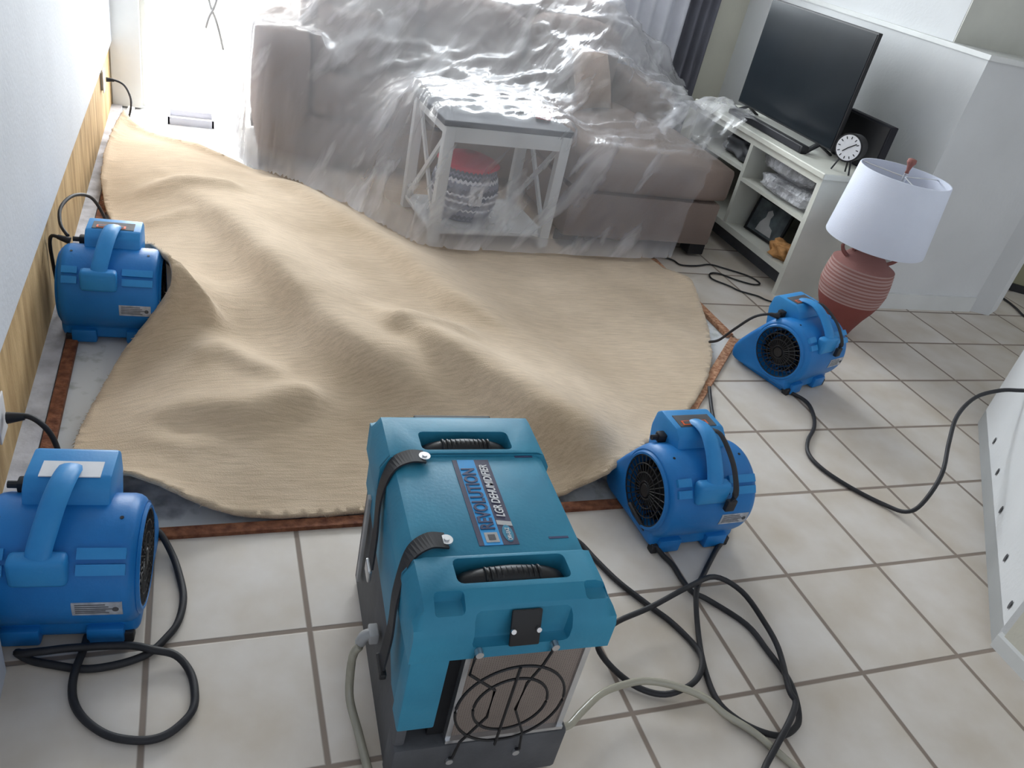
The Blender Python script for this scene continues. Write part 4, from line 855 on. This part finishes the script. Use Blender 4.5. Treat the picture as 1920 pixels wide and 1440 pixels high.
# ------------------------------------------------------------ cords and hoses
def cord(name, pts, r, m_, label, cat, extra=None):
    bm = bmesh.new(); tube(bm, pts, r, 8, 5); o = obj(name, bm, m_, None, True); return tag(o, label, cat)
R0 = .022
def lift(P, z=.027): return [(x, y, max(q, z)) for x, y, q in P]
b1 = [(-7.04, .95, .16), (-6.95, .90, .12), (-6.87, .76, .05), (-6.82, .58, .027), (-6.79, .36, .027), (-6.82, .16, .027), (-6.89, .04, .027), (-6.98, -.06, .027), (-7.1, -.11, .027), (-7.24, -.13, .027), (-7.36, -.12, .027), (-7.5, -.07, .027), (-7.62, -.02, .027), (-7.70, .03, .05), (-7.66, .0, .08), (-7.55, -.01, .09), (-7.39, -.01, .09), (-7.1, -.03, .08), (-6.95, -.08, .07), (-6.83, -.12, .05), (-6.75, -.23, .027), (-6.72, -.37, .027), (-6.73, -.51, .027), (-6.81, -.61, .027), (-6.9, -.66, .027), (-7.01, -.66, .027), (-7.15, -.61, .027), (-7.26, -.52, .027), (-7.34, -.41, .027), (-7.38, -.29, .027), (-7.38, -.16, .05), (-7.35, .01, .04), (-7.34, .12, .03)]
cord('power_cord', b1, R0*1.1, 'rubber', 'black power cord looped on the tile in front of the bottom left air mover', 'cord')
b3 = [(-.11, 2.78, .03), (.05, 2.54, .027), (-.03, 2.27, .027), (-.21, 2.01, .027), (-.47, 1.78, .027), (-.63, 1.55, .027), (-.63, 1.29, .027), (-.49, .98, .027), (-.29, .72, .027), (-.2, .55, .08), (-.12, .50, .22), (.14, .65, .45), (.45, .96, .6), (.78, 1.25, .72), (1.12, 1.4, .85), (1.40, 1.38, .95), (1.58, 1.32, .99), (1.66, 1.30, 1.0)]
cord('power_cord', b3, R0, 'rubber', 'black power cord curving from the farthest right air mover up to the right wall', 'cord')
b2 = [(-3.22, .80, .20), (-3.2, .58, .16), (-3.1, .36, .05), (-3.04, .22, .027), (-3.04, .05, .027), (-3.04, -.11, .06), (-2.92, -.18, .03), (-2.73, -.45, .027), (-2.7, -.71, .027), (-2.69, -.93, .03), (-2.76, -1.11, .07), (-2.81, -1.26, .03), (-2.9, -1.33, .027), (-3.03, -1.36, .027), (-3.17, -1.3, .027), (-3.29, -1.18, .027), (-3.35, -1.02, .027), (-3.3, -.76, .027), (-3.17, -.44, .027), (-3.06, -.16, .12), (-2.81, .09, .027), (-2.57, .31, .027), (-2.30, .55, .027), (-2.05, .99, .027), (-1.78, 1.53, .027), (-1.57, 1.93, .027), (-1.38, 2.36, .027), (-1.18, 2.78, .06)]
cord('power_cord', b2, R0, 'rubber', 'black power cord tangled on the tile under the air mover right of the dehumidifier', 'cord')
dhc = [(-5.05, .43, .40), (-5.0, .56, .30), (-4.85, .72, .08), (-4.55, .78, .03), (-4.1, .74, .027), (-3.86, .66, .027), (-3.76, .56, .027), (-3.69, .34, .027), (-3.6, .1, .027), (-3.45, -.17, .027), (-3.35, -.34, .027), (-3.28, -.55, .03), (-3.29, -.69, .05), (-3.38, -.82, .05), (-3.52, -.9, .05), (-3.71, -.92, .03), (-3.88, -.84, .03), (-4.01, -.68, .05), (-4.08, -.53, .1), (-4.01, -.44, .12), (-3.84, -.34, .12), (-3.52, -.25, .12), (-3.15, -.15, .18), (-2.81, -.03, .12), (-2.63, -.18, .09), (-2.6, -.47, .07), (-2.64, -.74, .07), (-2.83, -1.1, .13), (-2.84, -1.2, .12), (-2.99, -1.33, .12), (-3.19, -1.47, .06), (-3.3, -1.55, .03), (-3.42, -1.67, .027), (-3.6, -1.9, .027)]
cord('power_cord', dhc, R0, 'rubber', 'black power cord looping out from behind the dehumidifier to the bottom frame edge', 'cord')
hs = [(-4.62, -1.10, .16), (-4.54, -1.09, .15), (-4.42, -1.01, .14), (-4.21, -.89, .12), (-3.98, -.85, .12), (-3.83, -.87, .13), (-3.66, -.94, .13), (-3.48, -1.04, .10), (-3.37, -1.15, .05), (-3.22, -1.32, .04), (-3.1, -1.54, .03), (-3.05, -1.64, .03), (-2.96, -1.81, .03)]
cord('drain_hose', hs, .025, 'hose', 'clear drain hose arching across the tile right of the dehumidifier', 'hose')
cord('drain_hose', [(-5.80, -.56, .48), (-5.83, -.56, .42), (-5.84, -.58, .28), (-5.84, -.66, .12), (-5.81, -.84, .05), (-5.79, -1.09, .04), (-5.76, -1.35, .04), (-5.73, -1.7, .04)], .026, 'hose', 'cloudy drain hose hanging down the left side of the dehumidifier', 'hose')
tvc = [(0.02, 6.55, .03), (.29, 6.42, .02), (.35, 6.25, .02), (.64, 6.25, .02), (.94, 6.33, .02), (1.14, 6.22, .02), (1.42, 6.02, .02), (1.52, 5.85, .02), (1.50, 5.70, .02), (1.33, 5.68, .02), (1.11, 5.82, .02), (.93, 6.0, .02), (.75, 5.99, .02), (.67, 5.80, .02), (.85, 5.58, .02), (.95, 5.42, .02), (1.18, 5.28, .02), (1.27, 5.15, .02), (1.49, 5.02, .02), (1.9, 4.9, .02)]
cord('lamp_cord', [(x, y, z) for x, y, z in tvc], .013, 'black', 'thin dark cord zigzagging on the tile between the sofa foot and the stand', 'cord')
cord('power_cord', [(6.9, 6.2, .02), (6.82, 5.58, .02), (6.73, 5.25, .02), (6.61, 4.98, .02), (6.6, 4.6, .02)], .018, 'rubber', 'dark cord on the floor of the passage at the far right edge', 'cord')
# wall sockets with plugs and cords on the left wall
def socket(y, z, label):
    s = thing('wall_socket', label, 'socket', (WX-.05, y, z), 0); bm = bmesh.new()
    box(bm, 0, .03, -.09, .09, -.13, .13, r=.01); obj('socket_box', bm, 'lightgrey', s)
    obj('faceplate', B(.03, .045, -.11, .11, -.16, .16, r=.008), 'paper', s); return s
socket(1.66, .60, 'wall socket in the cut-away left wall behind the bottom left air mover')
socket(9.95, .78, 'wall socket low on the left wall near the bright patio door')
def plugcord(pts, label, r=.02):
    pr = r*2.2
    t = thing('power_cord', label, 'cord', (0, 0, 0)); bm = bmesh.new(); tube(bm, pts, r, 8, 5); obj('cable', bm, 'rubber', t, True)
    p, q = Vector(pts[0]), Vector(pts[1]); d = (q-p).normalized(); bm = bmesh.new(); cyl(bm, p-d*.02, d, pr, .11, 10, pr*.6); obj('plug', bm, 'rubber', t, True, 40); return t
plugcord([(-7.93, 1.66, .60), (-7.82, 1.66, .61), (-7.72, 1.62, .55), (-7.66, 1.60, .42), (-7.64, 1.58, .25), (-7.66, 1.5, .06), (-7.72, 1.35, .03)], 'black cord plugged into the left wall socket above the bottom left air mover')
plugcord([(-7.93, 9.95, .80), (-7.82, 9.95, .80), (-7.72, 10.0, .74), (-7.66, 10.1, .60), (-7.64, 10.2, .42), (-7.68, 10.2, .2), (-7.76, 10.15, .02)], 'black cord hanging from the socket beside the patio door', .016)
plugcord([(-7.83, 4.21, .81), (-7.90, 4.22, .83), (-7.97, 4.26, .82), (-7.995, 4.29, .72), (-7.99, 4.3, .55), (-7.97, 4.3, .3), (-7.93, 4.35, .08)], 'black cord looping left from the plug of the air mover against the left wall', .017)
cord('power_cord', [(-7.83, 4.24, .84), (-7.90, 4.36, .90), (-7.92, 4.60, .97), (-7.84, 4.90, .98), (-7.72, 5.2, .85), (-7.64, 5.45, .55), (-7.62, 5.7, .24)], .017, 'rubber', 'thin dark cord arching behind the air mover to the lifted carpet', 'cord')
plugcord([(-.28, 3.18, .81), (-.38, 3.20, .82), (-.50, 3.30, .72), (-.58, 3.45, .46), (-.61, 3.60, .22), (-.62, 3.75, .10)], 'short black cord from the farthest right air mover down to the carpet edge', .017)
# drill holes on the right wall
for s_ in (1.65, 1.14, .60, .02, -.46):
    x = s_; y = s_-.38; bm = bmesh.new()
    t = bmesh.new(); cyl(t, (0, 0, 0), (0, 1, 0), .022, .004, 12); merge(bm, t, Matrix.Translation((x, y+.012, .33)) @ Matrix.Rotation(PI/4, 4, 'Z') @ Matrix.Diagonal((1.0, 1, 2.0, 1)))
    o = obj('drill_hole', bm, 'grey'); tag(o, 'small dark drying hole drilled low in the right wall, one of five in a row', 'hole', 'drying holes along the right wall')

# ------------------------------------------------------------ curtains, tray, loose bits by the door
def drape(name, x0, x1, y, z0, z1, m_, label, amp=.06, f=9):
    bm = bmesh.new(); n = int((x1-x0)*26)+8; A = []
    for i in range(n+1):
        x = x0+(x1-x0)*i/n; o_ = amp*math.sin(i/n*f*2*PI)+amp*.4*math.sin(i/n*f*4.7+1)
        A.append([bm.verts.new((x, y+o_*(1+.3*(1-k/6)), z0+(z1-z0)*k/6)) for k in range(7)])
    for a, b in zip(A, A[1:]):
        for k in range(6): bm.faces.new((a[k], b[k], b[k+1], a[k+1]))
    o = obj(name, bm, m_, None, True); so = o.modifiers.new('t', 'SOLIDIFY'); so.thickness = .01*U; return tag(o, label, 'curtain')
drape('curtain', .45, 2.15, WY-.17, .05, 6.6, 'drape_light', 'light grey curtain behind the sofa at the window edge', f=5)
drape('curtain', 2.20, 2.85, WY-.15, .05, 6.6, 'drape_dark', 'dark grey curtain between the light curtain and the beige corner', f=3)
drape('curtain', -6.32, -5.2, WY-.16, .05, 6.4, 'sheer', 'sheer white curtain at the patio door beside the sofa arm', f=6)
bm = bmesh.new(); tube(bm, [(-6.56, 11.2, 2.3), (-6.50, 11.15, 1.9), (-6.40, 11.12, 1.65), (-6.34, 11.12, 1.45), (-6.28, 11.12, 1.2)], .02, 6, 5); tube(bm, [(-6.33, 11.2, 2.3), (-6.40, 11.14, 1.9), (-6.50, 11.1, 1.68), (-6.55, 11.12, 1.5)], .02, 6, 5)
tag(obj('curtain_tie', bm, 'lightgrey', None, True), 'pale curtain tie cord hanging loose by the bright patio door', 'cord')
tr = thing('floor_tray', 'shallow grey tray on the slab before the patio door', 'tray', (-6.78, 11.03, -.03)); bm = bmesh.new()
box(bm, -.34, .34, -.22, .22, 0, .02)
obj('base', bm, 'lightgrey', tr); bm = bmesh.new()
for a in [(-.36, .36, -.24, -.21), (-.36, .36, .21, .24), (-.36, -.33, -.24, .24), (.33, .36, -.24, .24)]: box(bm, *a, 0, .12)
obj('rim', bm, 'drape_light', tr)
bm = bmesh.new(); box(bm, -.05, .05, -.55, .55, 0, .06, r=.01); o = obj('baseboard_offcut', bm, 'white'); o.location = Vector((-7.74, 10.65, .02))*U; o.rotation_euler = (0, .2, -.05); tag(o, 'loose white baseboard offcut lying on the floor by the left wall', 'board')
